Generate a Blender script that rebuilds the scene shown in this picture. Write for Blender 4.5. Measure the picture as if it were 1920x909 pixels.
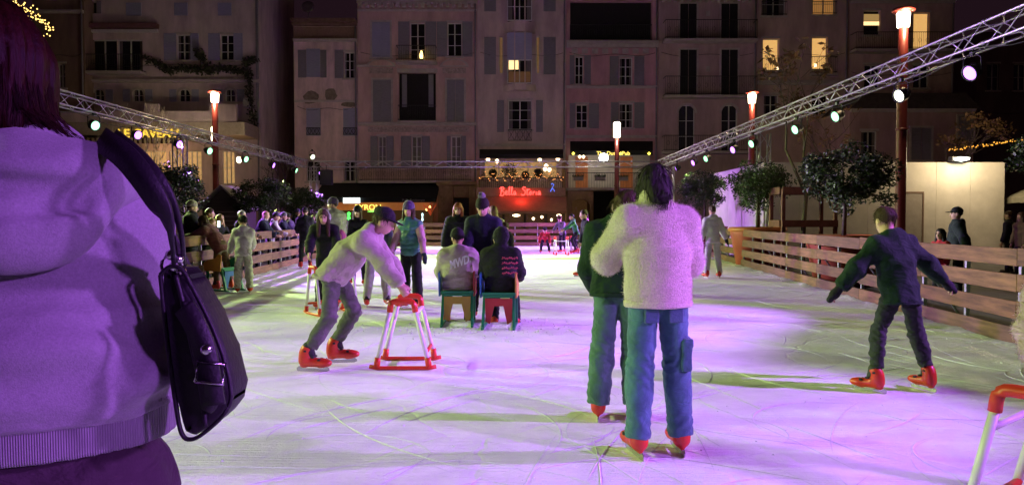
import bpy, bmesh, math, random
import numpy as np
from mathutils import Vector, Matrix
R = math.radians
random.seed(7); rng = np.random.default_rng(7)
sc = bpy.context.scene
for o in list(bpy.data.objects): bpy.data.objects.remove(o)
col = sc.collection

# ------------------------------------------------------------------ camera, night sky, exposure
F_PX, HOR, CAM_H = 1420.0, 410.0, 1.45
PITCH = math.atan((454.5 - HOR) / F_PX)
cd = bpy.data.cameras.new('camera'); cam = bpy.data.objects.new('camera', cd); col.objects.link(cam)
cd.sensor_fit = 'HORIZONTAL'; cd.sensor_width = 36; cd.lens = F_PX / 1920 * 36
cd.clip_start = 0.05; cd.clip_end = 2000
cam.location = (0, 0, CAM_H); cam.rotation_euler = (math.pi / 2 - PITCH, 0, 0)
sc.camera = cam
w = bpy.data.worlds.new('World'); sc.world = w; w.use_nodes = True
WB = w.node_tree.nodes['Background']
WB.inputs[0].default_value = (0.52, 0.22, 0.36, 1); WB.inputs[1].default_value = 0.024
sc.view_settings.view_transform = 'Standard'; sc.view_settings.look = 'None'
sc.view_settings.gamma = 1; sc.view_settings.use_curve_mapping = False
sc.view_settings.exposure = 0.0
PURPLE, GREEN, WARMW = (0.50, 0.16, 1.0), (0.70, 1.0, 0.30), (1.0, 0.86, 0.62)
PUR_W, GRN_W = 4300, 2450          # watts of one purple / one green stage light

def at(px, py, Y):
    dx, dy = (px - 960) / F_PX, (454.5 - py) / F_PX
    v = Vector((dx, math.cos(PITCH) + dy * math.sin(PITCH), -math.sin(PITCH) + dy * math.cos(PITCH)))
    v *= Y / v.y
    return Vector((v.x, Y, CAM_H + v.z))
def ground(px, py):
    a = at(px, py, 1.0); t = CAM_H / (CAM_H - a.z)
    return Vector((a.x * t, t, 0))

# ------------------------------------------------------------------ materials
MATS = {}
def M(name, c, rough=.7, var=.15, vs=6, bump=0, bs=60, metal=0, emit=None, es=0, spec=.4, sheen=0, coat=0, trans=0, stretch=None, bd=.01, c2=None, dots=0):
    if name in MATS: return MATS[name]
    m = bpy.data.materials.new(name); m.use_nodes = True; MATS[name] = m
    nt = m.node_tree; b = nt.nodes['Principled BSDF']
    tc = nt.nodes.new('ShaderNodeTexCoord'); mp = nt.nodes.new('ShaderNodeMapping')
    nt.links.new(tc.outputs['Object'], mp.inputs[0])
    if stretch: mp.inputs['Scale'].default_value = stretch
    n = nt.nodes.new('ShaderNodeTexNoise'); n.inputs['Scale'].default_value = vs; n.inputs['Detail'].default_value = 6
    n.inputs['Roughness'].default_value = .65
    nt.links.new(mp.outputs[0], n.inputs['Vector'])
    rp = nt.nodes.new('ShaderNodeValToRGB'); nt.links.new(n.outputs[0], rp.inputs[0])
    lo = [max(0, x * (1 - var)) for x in c]; hi = [min(1, x * (1 + var)) for x in c]
    if c2: lo, hi = c, c2
    rp.color_ramp.elements[0].position = .32; rp.color_ramp.elements[1].position = .68
    rp.color_ramp.elements[0].color = (*lo, 1); rp.color_ramp.elements[1].color = (*hi, 1)
    nt.links.new(rp.outputs[0], b.inputs['Base Color'])
    b.inputs['Roughness'].default_value = rough; b.inputs['Metallic'].default_value = metal
    b.inputs['Specular IOR Level'].default_value = spec
    b.inputs['Sheen Weight'].default_value = sheen; b.inputs['Coat Weight'].default_value = coat
    b.inputs['Transmission Weight'].default_value = trans
    if bump:
        n2 = nt.nodes.new('ShaderNodeTexNoise'); n2.inputs['Scale'].default_value = bs; n2.inputs['Detail'].default_value = 5
        nt.links.new(mp.outputs[0], n2.inputs['Vector'])
        bp = nt.nodes.new('ShaderNodeBump'); bp.inputs['Strength'].default_value = bump; bp.inputs['Distance'].default_value = bd
        nt.links.new(n2.outputs[0], bp.inputs['Height']); nt.links.new(bp.outputs[0], b.inputs['Normal'])
    if emit:
        b.inputs['Emission Color'].default_value = (*emit, 1); b.inputs['Emission Strength'].default_value = es
    return m
def E(name, c, s): return M(name, (.02, .02, .02), emit=c, es=s, var=0)

def ice_material():
    m = bpy.data.materials.new('ice'); m.use_nodes = True; nt = m.node_tree; b = nt.nodes['Principled BSDF']
    tc = nt.nodes.new('ShaderNodeTexCoord')
    def noise(s, d=6, rr=.6, st=None):
        n = nt.nodes.new('ShaderNodeTexNoise'); n.inputs['Scale'].default_value = s; n.inputs['Detail'].default_value = d
        n.inputs['Roughness'].default_value = rr
        if st:
            mp = nt.nodes.new('ShaderNodeMapping'); mp.inputs['Scale'].default_value = st[:3]; mp.inputs['Rotation'].default_value = (0, 0, st[3])
            nt.links.new(tc.outputs['Object'], mp.inputs[0]); nt.links.new(mp.outputs[0], n.inputs['Vector'])
        else: nt.links.new(tc.outputs['Object'], n.inputs['Vector'])
        return n
    def ramp(src, p0, c0, p1, c1):
        r = nt.nodes.new('ShaderNodeValToRGB'); nt.links.new(src, r.inputs[0])
        r.color_ramp.elements[0].position = p0; r.color_ramp.elements[1].position = p1
        r.color_ramp.elements[0].color = (*c0, 1); r.color_ramp.elements[1].color = (*c1, 1); return r
    a = noise(.9, 8, .7); r = ramp(a.outputs[0], .33, (.72, .73, .76), .6, (.92, .92, .93))
    nt.links.new(r.outputs[0], b.inputs['Base Color'])
    b.inputs['Roughness'].default_value = .42; b.inputs['Specular IOR Level'].default_value = .4
    # relief: slush grain, ruts, fine scratches
    hs = []
    def add(src, k):
        mu = nt.nodes.new('ShaderNodeMath'); mu.operation = 'MULTIPLY'; mu.inputs[1].default_value = k; nt.links.new(src, mu.inputs[0]); hs.append(mu.outputs[0])
    add(noise(2.2, 6, .6).outputs[0], 1.6); add(noise(38, 5, .75).outputs[0], .55); add(noise(9, 5, .7).outputs[0], .5); add(noise(140, 3, .7).outputs[0], .12)
    for ang, sx, sy in ((.5, 1.2, 26), (-.7, 1.0, 30), (1.5, 1.1, 24)):
        n = noise(1.3, 3, .5, (sx, sy, 1, ang)); rr = ramp(n.outputs[0], .47, (0, 0, 0), .53, (1, 1, 1)); add(rr.outputs[0], .10)
    v = nt.nodes.new('ShaderNodeTexVoronoi'); v.feature = 'DISTANCE_TO_EDGE'; v.inputs['Scale'].default_value = .9
    nz = noise(.8, 3); mx = nt.nodes.new('ShaderNodeMixRGB'); mx.inputs[0].default_value = .35
    nt.links.new(tc.outputs['Object'], mx.inputs[1]); nt.links.new(nz.outputs['Color'], mx.inputs[2]); nt.links.new(mx.outputs[0], v.inputs['Vector'])
    rv = ramp(v.outputs[0], 0, (0, 0, 0), .014, (1, 1, 1)); add(rv.outputs[0], .3)
    s = hs[0]
    for h in hs[1:]:
        ad = nt.nodes.new('ShaderNodeMath'); nt.links.new(s, ad.inputs[0]); nt.links.new(h, ad.inputs[1]); s = ad.outputs[0]
    bp = nt.nodes.new('ShaderNodeBump'); bp.inputs['Strength'].default_value = .75; bp.inputs['Distance'].default_value = .03
    nt.links.new(s, bp.inputs['Height']); nt.links.new(bp.outputs[0], b.inputs['Normal'])
    return m

def stripe_material(name, c1, c2, scale, rot=0, axis='X'):
    m = bpy.data.materials.new(name); m.use_nodes = True; MATS[name] = m; nt = m.node_tree; b = nt.nodes['Principled BSDF']
    tc = nt.nodes.new('ShaderNodeTexCoord'); wv = nt.nodes.new('ShaderNodeTexWave'); wv.bands_direction = axis
    wv.inputs['Scale'].default_value = scale; wv.inputs['Distortion'].default_value = .15
    nt.links.new(tc.outputs['Object'], wv.inputs['Vector'])
    r = nt.nodes.new('ShaderNodeValToRGB'); nt.links.new(wv.outputs[0], r.inputs[0]); r.color_ramp.interpolation = 'CONSTANT'
    r.color_ramp.elements[0].color = (*c1, 1); r.color_ramp.elements[1].position = .5; r.color_ramp.elements[1].color = (*c2, 1)
    nt.links.new(r.outputs[0], b.inputs['Base Color']); b.inputs['Roughness'].default_value = .85
    return m
def rib_material(name, c, scale, axis='X', strength=.6):
    m = M(name, c, .9, .08); nt = m.node_tree; b = nt.nodes['Principled BSDF']
    tc = nt.nodes.new('ShaderNodeTexCoord'); wv = nt.nodes.new('ShaderNodeTexWave'); wv.bands_direction = axis
    wv.inputs['Scale'].default_value = scale; nt.links.new(tc.outputs['Object'], wv.inputs['Vector'])
    bp = nt.nodes.new('ShaderNodeBump'); bp.inputs['Strength'].default_value = strength; bp.inputs['Distance'].default_value = .004
    nt.links.new(wv.outputs[0], bp.inputs['Height']); nt.links.new(bp.outputs[0], b.inputs['Normal'])
    return m

# ------------------------------------------------------------------ object helpers
def tag(o, label=None, cat=None, group=None, kind=None):
    if label: o['label'] = label
    if cat: o['category'] = cat
    if group: o['group'] = group
    if kind: o['kind'] = kind
    return o
def empty(name, loc=(0, 0, 0), rz=0, label=None, cat=None, group=None):
    o = bpy.data.objects.new(name, None); col.objects.link(o); o.empty_display_size = .1
    o.location = loc; o.rotation_euler = (0, 0, rz); tag(o, label, cat, group); return o
def link(name, me, mat, parent=None, smooth=False, mw=None):
    o = bpy.data.objects.new(name, me); col.objects.link(o)
    if mat and not me.materials: me.materials.append(mat)
    if smooth: me.polygons.foreach_set('use_smooth', [True] * len(me.polygons))
    if parent: o.parent = parent
    if mw is not None: o.matrix_local = mw
    return o
def npmesh(name, V, Fq, smooth=True):
    me = bpy.data.meshes.new(name); V = np.asarray(V, np.float32); Fq = np.asarray(Fq, np.int32)
    n, k = Fq.shape
    me.vertices.add(len(V)); me.vertices.foreach_set('co', V.ravel())
    me.loops.add(n * k); me.loops.foreach_set('vertex_index', Fq.ravel())
    me.polygons.add(n); me.polygons.foreach_set('loop_start', np.arange(n, dtype=np.int32) * k)
    me.polygons.foreach_set('use_smooth', np.full(n, smooth)); me.update(calc_edges=True); me.validate(); return me

class MB:
    """collects boxes, tubes and prisms into ONE mesh"""
    def __init__(s): s.v = []; s.f = []
    def poly(s, pts, faces):
        b = len(s.v); s.v += [tuple(p) for p in pts]; s.f += [tuple(b + i for i in f) for f in faces]; return s
    def box(s, x0, x1, y0, y1, z0, z1, mat=None):
        p = [Vector(q) for q in ((x0, y0, z0), (x1, y0, z0), (x1, y1, z0), (x0, y1, z0), (x0, y0, z1), (x1, y0, z1), (x1, y1, z1), (x0, y1, z1))]
        if mat is not None: p = [mat @ q for q in p]
        return s.poly(p, [(0, 3, 2, 1), (4, 5, 6, 7), (0, 1, 5, 4), (1, 2, 6, 5), (2, 3, 7, 6), (3, 0, 4, 7)])
    def tube(s, pts, r, n=8, r2=None, closed=False):
        pts = [Vector(p) for p in pts]; N = len(pts); b = len(s.v)
        for i, p in enumerate(pts):
            d = (pts[min(i + 1, N - 1)] - pts[max(i - 1, 0)]).normalized()
            u = d.cross(Vector((0, 0, 1)) if abs(d.z) < .9 else Vector((1, 0, 0))).normalized(); w2 = d.cross(u)
            rr = r if r2 is None else r + (r2 - r) * i / max(1, N - 1)
            for k in range(n):
                a = 2 * math.pi * k / n; s.v.append(tuple(p + u * rr * math.cos(a) + w2 * rr * math.sin(a)))
        for i in range(N - 1):
            for k in range(n):
                s.f.append((b + i * n + k, b + i * n + (k + 1) % n, b + (i + 1) * n + (k + 1) % n, b + (i + 1) * n + k))
        s.f.append(tuple(b + k for k in range(n))[::-1]); s.f.append(tuple(b + (N - 1) * n + k for k in range(n))); return s
    def lathe(s, prof, n=24, c=(0, 0, 0), mat=None):
        b = len(s.v)
        for (r, z) in prof:
            for k in range(n):
                a = 2 * math.pi * k / n; p = Vector((c[0] + r * math.cos(a), c[1] + r * math.sin(a), c[2] + z))
                s.v.append(tuple(mat @ p if mat is not None else p))
        for i in range(len(prof) - 1):
            for k in range(n):
                s.f.append((b + i * n + k, b + i * n + (k + 1) % n, b + (i + 1) * n + (k + 1) % n, b + (i + 1) * n + k))
        s.f.append(tuple(b + k for k in range(n))[::-1]); s.f.append(tuple(b + (len(prof) - 1) * n + k for k in range(n))); return s
    def prism(s, outline, y0, y1, mat=None):      # outline in XZ
        n = len(outline); p = [Vector((x, y0, z)) for x, z in outline] + [Vector((x, y1, z)) for x, z in outline]
        if mat is not None: p = [mat @ q for q in p]
        return s.poly(p, [tuple(range(n)), tuple(range(2 * n - 1, n - 1, -1))] + [(i, i + n, (i + 1) % n + n, (i + 1) % n) for i in range(n)])
    def mesh(s, name): 
        me = bpy.data.meshes.new(name); me.from_pydata(s.v, [], s.f); me.update(); return me
    def build(s, name, mat, parent=None, smooth=False, bevel=0, mw=None):
        me = s.mesh(name); bm = bmesh.new(); bm.from_mesh(me); bmesh.ops.recalc_face_normals(bm, faces=bm.faces)
        if bevel: bmesh.ops.bevel(bm, geom=bm.edges[:], offset=bevel, segments=2, affect='EDGES', profile=.6)
        bm.to_mesh(me); bm.free()
        return link(name, me, mat, parent, smooth, mw)
def text(body, size, mat, loc, parent=None, name='lettering', ext=.01, width=None, rot=(math.pi / 2, 0, 0), shear=0, bold=0):
    cu = bpy.data.curves.new(name, 'FONT'); cu.body = body; cu.size = size; cu.extrude = ext; cu.align_x = 'CENTER'; cu.align_y = 'CENTER'
    cu.shear = shear; cu.offset = bold
    t = bpy.data.objects.new('tmp', cu); col.objects.link(t); dg = bpy.context.evaluated_depsgraph_get()
    me = bpy.data.meshes.new_from_object(t.evaluated_get(dg)); bpy.data.objects.remove(t); me.materials.clear()
    if width:
        xs = [v.co.x for v in me.vertices]; k = width / (max(xs) - min(xs))
        for v in me.vertices: v.co.x *= k
    o = link(name, me, mat, parent); o.location = loc; o.rotation_euler = rot; return o

# ------------------------------------------------------------------ implicit surfaces (figures, garments)
def V3(*a): return np.array(a, np.float64)
class SDF:
    def __init__(s): s.ops = []
    def _add(s, kind, lo, hi, k, mode, *a): s.ops.append((kind, np.array(lo), np.array(hi), k, mode, a)); return s
    def cap(s, a, b, ra, rb=None, k=.02, fl=None, mode='u', flat=False):
        a, b = np.array(a, float), np.array(b, float); rb = ra if rb is None else rb; m = max(ra, rb)
        return s._add('cap', np.minimum(a, b) - m, np.maximum(a, b) + m, k, mode, a, b, ra, rb, fl, flat)
    def cyl(s, a, b, ra, rb=None, k=.02, fl=None, mode='u'): return s.cap(a, b, ra, rb, k, fl, mode, True)
    def ell(s, c, r, Rm=None, k=.02, mode='u'):
        c, r = np.array(c, float), np.array(r, float); m = r.max() if Rm is not None else r
        return s._add('ell', c - m, c + m, k, mode, c, r, Rm)
    def box(s, c, h, Rm=None, rd=.01, k=.01, mode='u'):
        c, h = np.array(c, float), np.array(h, float); m = np.linalg.norm(h) if Rm is not None else h
        return s._add('box', c - m - rd, c + m + rd, k, mode, c, h, Rm, rd)
    def mesh(s, res):
        lo = np.min([o[1] for o in s.ops if o[4] == 'u'], 0) - 2.5 * res; hi = np.max([o[2] for o in s.ops if o[4] == 'u'], 0) + 2.5 * res
        n = np.ceil((hi - lo) / res).astype(int) + 1
        Fd = np.full(n, .4, np.float32)
        ax = [(lo[i] + np.arange(n[i]) * res).astype(np.float32) for i in range(3)]
        for kind, bl, bh, k, mode, a in s.ops:
            i0 = np.clip(((bl - k - 2 * res - lo) / res).astype(int), 0, n - 1); i1 = np.clip(((bh + k + 2 * res - lo) / res).astype(int) + 2, 1, n)
            if (i1 <= i0).any(): continue
            sl = tuple(slice(p, q) for p, q in zip(i0, i1))
            X = ax[0][sl[0]][:, None, None]; Y = ax[1][sl[1]][None, :, None]; Z = ax[2][sl[2]][None, None, :]
            if kind == 'cap':
                A, B, ra, rb, fl, flat = a; x, y, z = X - A[0], Y - A[1], Z - A[2]; ba = B - A
                if fl is not None:
                    nn, f = fl; dn = (x * nn[0] + y * nn[1] + z * nn[2]) * (1 / f - 1)
                    x, y, z = x + dn * nn[0], y + dn * nn[1], z + dn * nn[2]
                L2 = max(1e-9, float(ba @ ba)); L = math.sqrt(L2)
                t0 = (x * ba[0] + y * ba[1] + z * ba[2]) / L2; t = np.clip(t0, 0, 1)
                d = np.sqrt((x - t * ba[0]) ** 2 + (y - t * ba[1]) ** 2 + (z - t * ba[2]) ** 2) - (ra + (rb - ra) * t)
                if flat: d = np.maximum(d, np.maximum(-t0, t0 - 1) * L)
            elif kind == 'ell':
                c, r, Rm = a; x, y, z = X - c[0], Y - c[1], Z - c[2]
                if Rm is not None: x, y, z = [x * Rm[0, i] + y * Rm[1, i] + z * Rm[2, i] for i in range(3)]
                q = np.sqrt((x / r[0]) ** 2 + (y / r[1]) ** 2 + (z / r[2]) ** 2); d = (q - 1) * r.min() * (1 + .3 * (r.max() / r.min() - 1) * 0)
            else:
                c, h, Rm, rd = a; x, y, z = X - c[0], Y - c[1], Z - c[2]
                if Rm is not None: x, y, z = [x * Rm[0, i] + y * Rm[1, i] + z * Rm[2, i] for i in range(3)]
                qx, qy, qz = abs(x) - h[0], abs(y) - h[1], abs(z) - h[2]
                d = np.sqrt(np.maximum(qx, 0) ** 2 + np.maximum(qy, 0) ** 2 + np.maximum(qz, 0) ** 2) + np.minimum(np.maximum(qx, np.maximum(qy, qz)), 0) - rd
            f = Fd[sl]
            if mode == 'u':
                h = np.maximum(k - abs(f - d), 0) / k; Fd[sl] = np.minimum(f, d) - h * h * k * .25
            else:
                h = np.maximum(k - abs(f + d), 0) / k; Fd[sl] = np.maximum(f, -d) + h * h * k * .25
        S = Fd < 0; cnt = np.zeros(n - 1, np.uint8)
        for i in (0, 1):
            for j in (0, 1):
                for kk in (0, 1): cnt += S[i:n[0] - 1 + i, j:n[1] - 1 + j, kk:n[2] - 1 + kk]
        act = (cnt > 0) & (cnt < 8); idx = np.full(n - 1, -1, np.int32); ci = np.argwhere(act); idx[act] = np.arange(len(ci))
        acc = np.zeros((len(ci), 3), np.float32); num = np.zeros(len(ci), np.float32)
        for axn in range(3):
            for u in (0, 1):
                for v in (0, 1):
                    o1 = [0, 0, 0]; o1[(axn + 1) % 3] = u; o1[(axn + 2) % 3] = v; o2 = list(o1); o2[axn] = 1
                    f1 = Fd[tuple((ci + o1).T)]; f2 = Fd[tuple((ci + o2).T)]; mk = (f1 < 0) != (f2 < 0)
                    t = np.where(mk, f1 / np.where(mk, f1 - f2, 1), 0); p = np.tile(np.array(o1, np.float32), (len(ci), 1)); p[:, axn] += t
                    acc[mk] += p[mk]; num[mk] += 1
        Vv = (ci + acc / num[:, None]) * res + lo
        Q = []
        for axn in range(3):
            b1, b2 = (axn + 1) % 3, (axn + 2) % 3
            s0 = [slice(None)] * 3; s1 = [slice(None)] * 3; s0[axn] = slice(0, -1); s1[axn] = slice(1, None)
            df = S[tuple(s0)] != S[tuple(s1)]; e = np.argwhere(df); e = e[(e[:, b1] > 0) & (e[:, b2] > 0)]
            sg = S[tuple(s0)][tuple(e.T)]
            def cell(d1, d2):
                c = e.copy(); c[:, b1] -= d1; c[:, b2] -= d2; return idx[tuple(np.minimum(c, n - 2).T)]
            q = np.stack([cell(1, 1), cell(0, 1), cell(0, 0), cell(1, 0)], 1); q[~sg] = q[~sg][:, ::-1]; Q.append(q)
        Q = np.concatenate(Q); Q = Q[(Q >= 0).all(1)]
        return Vv, Q
    def build(s, name, mat, parent, res, folds=None, post=None, label=None):
        Vv, Q = s.mesh(res)
        me = npmesh(name, Vv, Q)
        if folds is not None or post is not None:
            N = np.zeros(len(Vv) * 3, np.float32); me.vertices.foreach_get('normal', N); N = N.reshape(-1, 3)
            if folds is not None: Vv = Vv + N * fold_noise(Vv, *folds)[:, None]
            if post is not None: Vv = post(Vv, N)
            me.vertices.foreach_set('co', Vv.astype(np.float32).ravel()); me.update()
        o = link(name, me, mat, parent)
        if label: o['label'] = label
        return o
def fold_noise(P, amp, freq, st=(1, 1, 1.0), seed=0):
    r = np.random.default_rng(seed); out = np.zeros(len(P)); P = P * np.array(st)
    for o in range(3):
        f = freq * .7 * 1.8 ** o
        for _ in range(2):
            k = r.normal(size=3); k /= np.linalg.norm(k); q = r.normal(size=3); q /= np.linalg.norm(q)
            out += (1 - 2 * np.abs(np.sin(P @ k * f + 1.6 * np.sin(P @ q * f * .55 + r.random() * 6) + r.random() * 6))) * .5 ** o * .45
    return (out + .35) * amp
# ------------------------------------------------------------------ ground and ice
m_pave = M('paving', (.10, .09, .085), .75, .3, 3, .4, 40)
tag(MB().poly([(-400, -200, -.04), (400, -200, -.04), (400, 600, -.04), (-400, 600, -.04)], [(0, 1, 2, 3)]).build('ground', m_pave), kind='structure')
LEFT = [(-5.0, -6), (-6.2, 14.2), (-6.95, 25.5), (-8.2, 40)]
RIGHT = [(4.6, -6), (5.0 + .088 * 8.6, 8.6), (5 + .088 * 40, 40)]
ice_pts = [(*p, 0) for p in LEFT] + [(*p, 0) for p in RIGHT[::-1]]
tag(MB().poly(ice_pts, [tuple(range(len(ice_pts)))[::-1]]).build('ice_rink', ice_material()), kind='structure')

def lerp_line(line, y):
    for (x0, y0), (x1, y1) in zip(line, line[1:]):
        if y0 <= y <= y1: return x0 + (x1 - x0) * (y - y0) / (y1 - y0)
    return line[-1][0]
# skate cuts: little ridges of scraped ice, far too many to count
def skate_marks():
    b = MB(); r = random.Random(3)
    for i in range(780):
        y = 2.2 + 24 * r.random() ** 2.0; x = r.uniform(lerp_line(LEFT, y) + .5, lerp_line(RIGHT, y) - .5)
        rad = r.choice([.5, 1.2, 2.5, 5, 9]) * r.uniform(.7, 1.4) * r.choice([-1, 1]); L = min(r.uniform(.3, 2.6), abs(rad) * 2.2)
        a0 = r.uniform(0, 6.28) if r.random() < .5 else r.gauss(1.57, .7); n = 14; wd = r.uniform(.0025, .007) * (1 if r.random() < .85 else 1.8); h = r.uniform(.0015, .0045)
        pts = []; a = a0; px, py = x, y
        for k in range(n + 1):
            pts.append((px, py, a)); px += math.cos(a) * L / n; py += math.sin(a) * L / n; a += L / n / rad
        if any(not (lerp_line(LEFT, min(max(q[1], -6), 40)) + .2 < q[0] < lerp_line(RIGHT, min(max(q[1], -6), 40)) - .2) or q[1] < .6 for q in pts): continue
        vs = []
        for k, (qx, qy, qa) in enumerate(pts):
            t = math.sin(math.pi * k / n) ** .5 if 0 < k < n else .05
            nx, ny = -math.sin(qa), math.cos(qa); jit = r.uniform(.7, 1.2)
            vs += [(qx - nx * wd * t * jit, qy - ny * wd * t * jit, .001), (qx + nx * wd * .3 * t, qy + ny * wd * .3 * t, .001 + h * t * jit), (qx + nx * wd * t * jit, qy + ny * wd * t * jit, .001)]
        b.poly(vs, [(3 * k + j, 3 * k + 3 + j, 3 * k + 4 + j, 3 * k + 1 + j) for k in range(n) for j in (0, 1)])
    tag(b.build('skate_marks', M('scraped_ice', (.76, .77, .80), .6, .12, 20)), 'thin curved skate cuts and scraped snow ridges on ice', 'skate marks', kind='stuff')
skate_marks()
def snow_crumbs():
    b = MB(); r = random.Random(9)
    for i in range(2600):
        if i < 1500: y = 2.2 + 15 * r.random() ** 1.7; x = r.uniform(-5.5, 5.2)
        elif i < 2100: y = r.uniform(3, 25); x = lerp_line(RIGHT, y) - abs(r.gauss(0, .35)) - .06
        else: y = r.gauss(10.0, .35); x = r.gauss(-.55, .6)
        if not lerp_line(LEFT, y) + .1 < x < lerp_line(RIGHT, y) - .05: continue
        s = r.uniform(.004, .013) * (1.8 if i >= 2100 else 1); q = [Vector((r.uniform(-1, 1), r.uniform(-1, 1), 0)) * s + Vector((x, y, .001)) for _ in range(3)]
        q = sorted(q, key=lambda p: math.atan2(p.y - y, p.x - x))
        b.poly(q + [Vector((x, y, s * r.uniform(.6, 1.1)))], [(0, 1, 3), (1, 2, 3), (2, 0, 3)])
    tag(b.build('snow_crumbs', M('scraped_ice', (.7, .71, .75))), 'loose crumbs of scraped snow scattered over the ice', 'snow', kind='stuff')
snow_crumbs()

# ------------------------------------------------------------------ plank barrier
m_wood = [M('plank_wood_%d' % i, c, .75, .5, 3, .4, 40, stretch=(.6, 6, 6)) for i, c in enumerate([(.145, .064, .030), (.11, .050, .027), (.17, .080, .038), (.125, .060, .035)])]
for m_ in m_wood:
    nt = m_.node_tree; oi = nt.nodes.new('ShaderNodeObjectInfo'); mu = nt.nodes.new('ShaderNodeMath'); mu.operation = 'MULTIPLY'; mu.inputs[1].default_value = 37.0
    nt.links.new(oi.outputs['Random'], mu.inputs[0]); cx_ = nt.nodes.new('ShaderNodeCombineXYZ')
    for k_ in range(3): nt.links.new(mu.outputs[0], cx_.inputs[k_])
    nt.links.new(cx_.outputs[0], next(n for n in nt.nodes if n.type == 'MAPPING').inputs['Location'])
m_galv = M('galvanised_steel', (.42, .43, .45), .42, .2, 9, metal=.8)
def fence(line, label, H=1.1, out=1, step=2.5, skip=None):
    root = empty('rink_barrier', (line[0][0], line[0][1], 0), label=label, cat='barrier'); inv = Matrix.Translation((-line[0][0], -line[0][1], 0))
    r = random.Random(len(label)); cache = {}
    for (x0, y0), (x1, y1) in zip(line, line[1:]):
        a, b2 = Vector((x0, y0, 0)), Vector((x1, y1, 0)); L = (b2 - a).length; n = max(1, round(L / step)); d = (b2 - a) / n; ang = math.atan2(d.y, d.x); pl = d.length
        for i in range(n):
            p = a + d * i
            if skip and skip(p + d * .5): continue
            for k in range(4):
                key = (round(pl, 3), k % 2)
                if key not in cache: cache[key] = None
                z0 = k * (H - .2) / 3 + .01
                me_key = ('plank', round(pl, 3), r.randrange(4))
                if me_key not in cache:
                    bb = MB().box(.004, pl - .004, -.016, .016, 0, .2); me = bb.mesh('plank'); bm = bmesh.new(); bm.from_mesh(me)
                    bmesh.ops.recalc_face_normals(bm, faces=bm.faces); bmesh.ops.bevel(bm, geom=bm.edges[:], offset=.004, segments=1, affect='EDGES'); bm.to_mesh(me); bm.free()
                    me.materials.append(m_wood[me_key[2]]); cache[me_key] = me
                o = link('plank', cache[me_key], None, root)
                o.matrix_local = inv @ Matrix.Translation((p.x, p.y, z0 + r.uniform(-.006, .006))) @ Matrix.Rotation(ang, 4, 'Z') @ Matrix.Rotation(r.uniform(-.004, .004), 4, 'Y')
            q = p + d * .5
            for pp in (p, q):
                if 'post' not in cache: cache['post'] = MB().box(-.025, .025, -.025, .025, -.04, H - .03).mesh('post'); cache['post'].materials.append(m_galv)
                off = Vector((-d.y, d.x, 0)).normalized() * -out * .045
                o = link('post', cache['post'], None, root); o.matrix_local = inv @ Matrix.Translation(pp + off) @ Matrix.Rotation(ang, 4, 'Z')
            if 'foot' not in cache:
                fb = MB(); fb.tube([(0, -.02, .8), (0, .55, -.03)], .018, 6); fb.box(-.03, .03, -.02, .6, -.04, -.02); cache['foot'] = fb.mesh('brace'); cache['foot'].materials.append(m_galv)
            o = link('brace', cache['foot'], None, root); o.matrix_local = inv @ Matrix.Translation(p + off) @ Matrix.Rotation(ang + (math.pi if out > 0 else 0), 4, 'Z')
    return root
fence(LEFT, 'brown plank barrier along the ice that spectators lean on', out=-1)
fence(RIGHT, 'weathered plank barrier in front of the red planters and white hoarding', out=1)
fence([LEFT[-1], RIGHT[-1]], 'far plank barrier across the end of the rink below the restaurants', H=1.22, out=-1)

def snow_bank(line, sgn, label):
    b = MB(); r = random.Random(17); V = []; n = 0
    for (x0, y0), (x1, y1) in zip(line, line[1:]):
        m = int(math.hypot(x1 - x0, y1 - y0) / .12)
        for i in range(m):
            t = i / m; x, y = x0 + (x1 - x0) * t + sgn * .03, y0 + (y1 - y0) * t; w_ = .05 + .2 * abs(math.sin(y * 1.7) * math.sin(y * .61 + 1)) + r.uniform(0, .06); h = .015 + .03 * abs(math.sin(y * 2.3 + 1)) * r.uniform(.4, 1.2)
            V += [(x, y, h * .9), (x + sgn * w_ * .4, y, h * r.uniform(.5, 1)), (x + sgn * w_ * .75, y, h * r.uniform(.15, .5)), (x + sgn * w_, y, .0005)]; n += 1
    b.poly(V, [(4 * i + k, 4 * i + 4 + k, 4 * i + 5 + k, 4 * i + 1 + k) for i in range(n - 1) for k in range(3)])
    tag(b.build('snow_bank', M('dirty_snow', (.40, .38, .37), .8, .35, 9, .8, 60), None, True), label, 'snow', kind='stuff')
snow_bank(RIGHT, -1, 'dirty scraped snow piled along the foot of the right plank barrier'); snow_bank(LEFT, 1, 'scraped snow along the foot of the spectators barrier')
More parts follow.
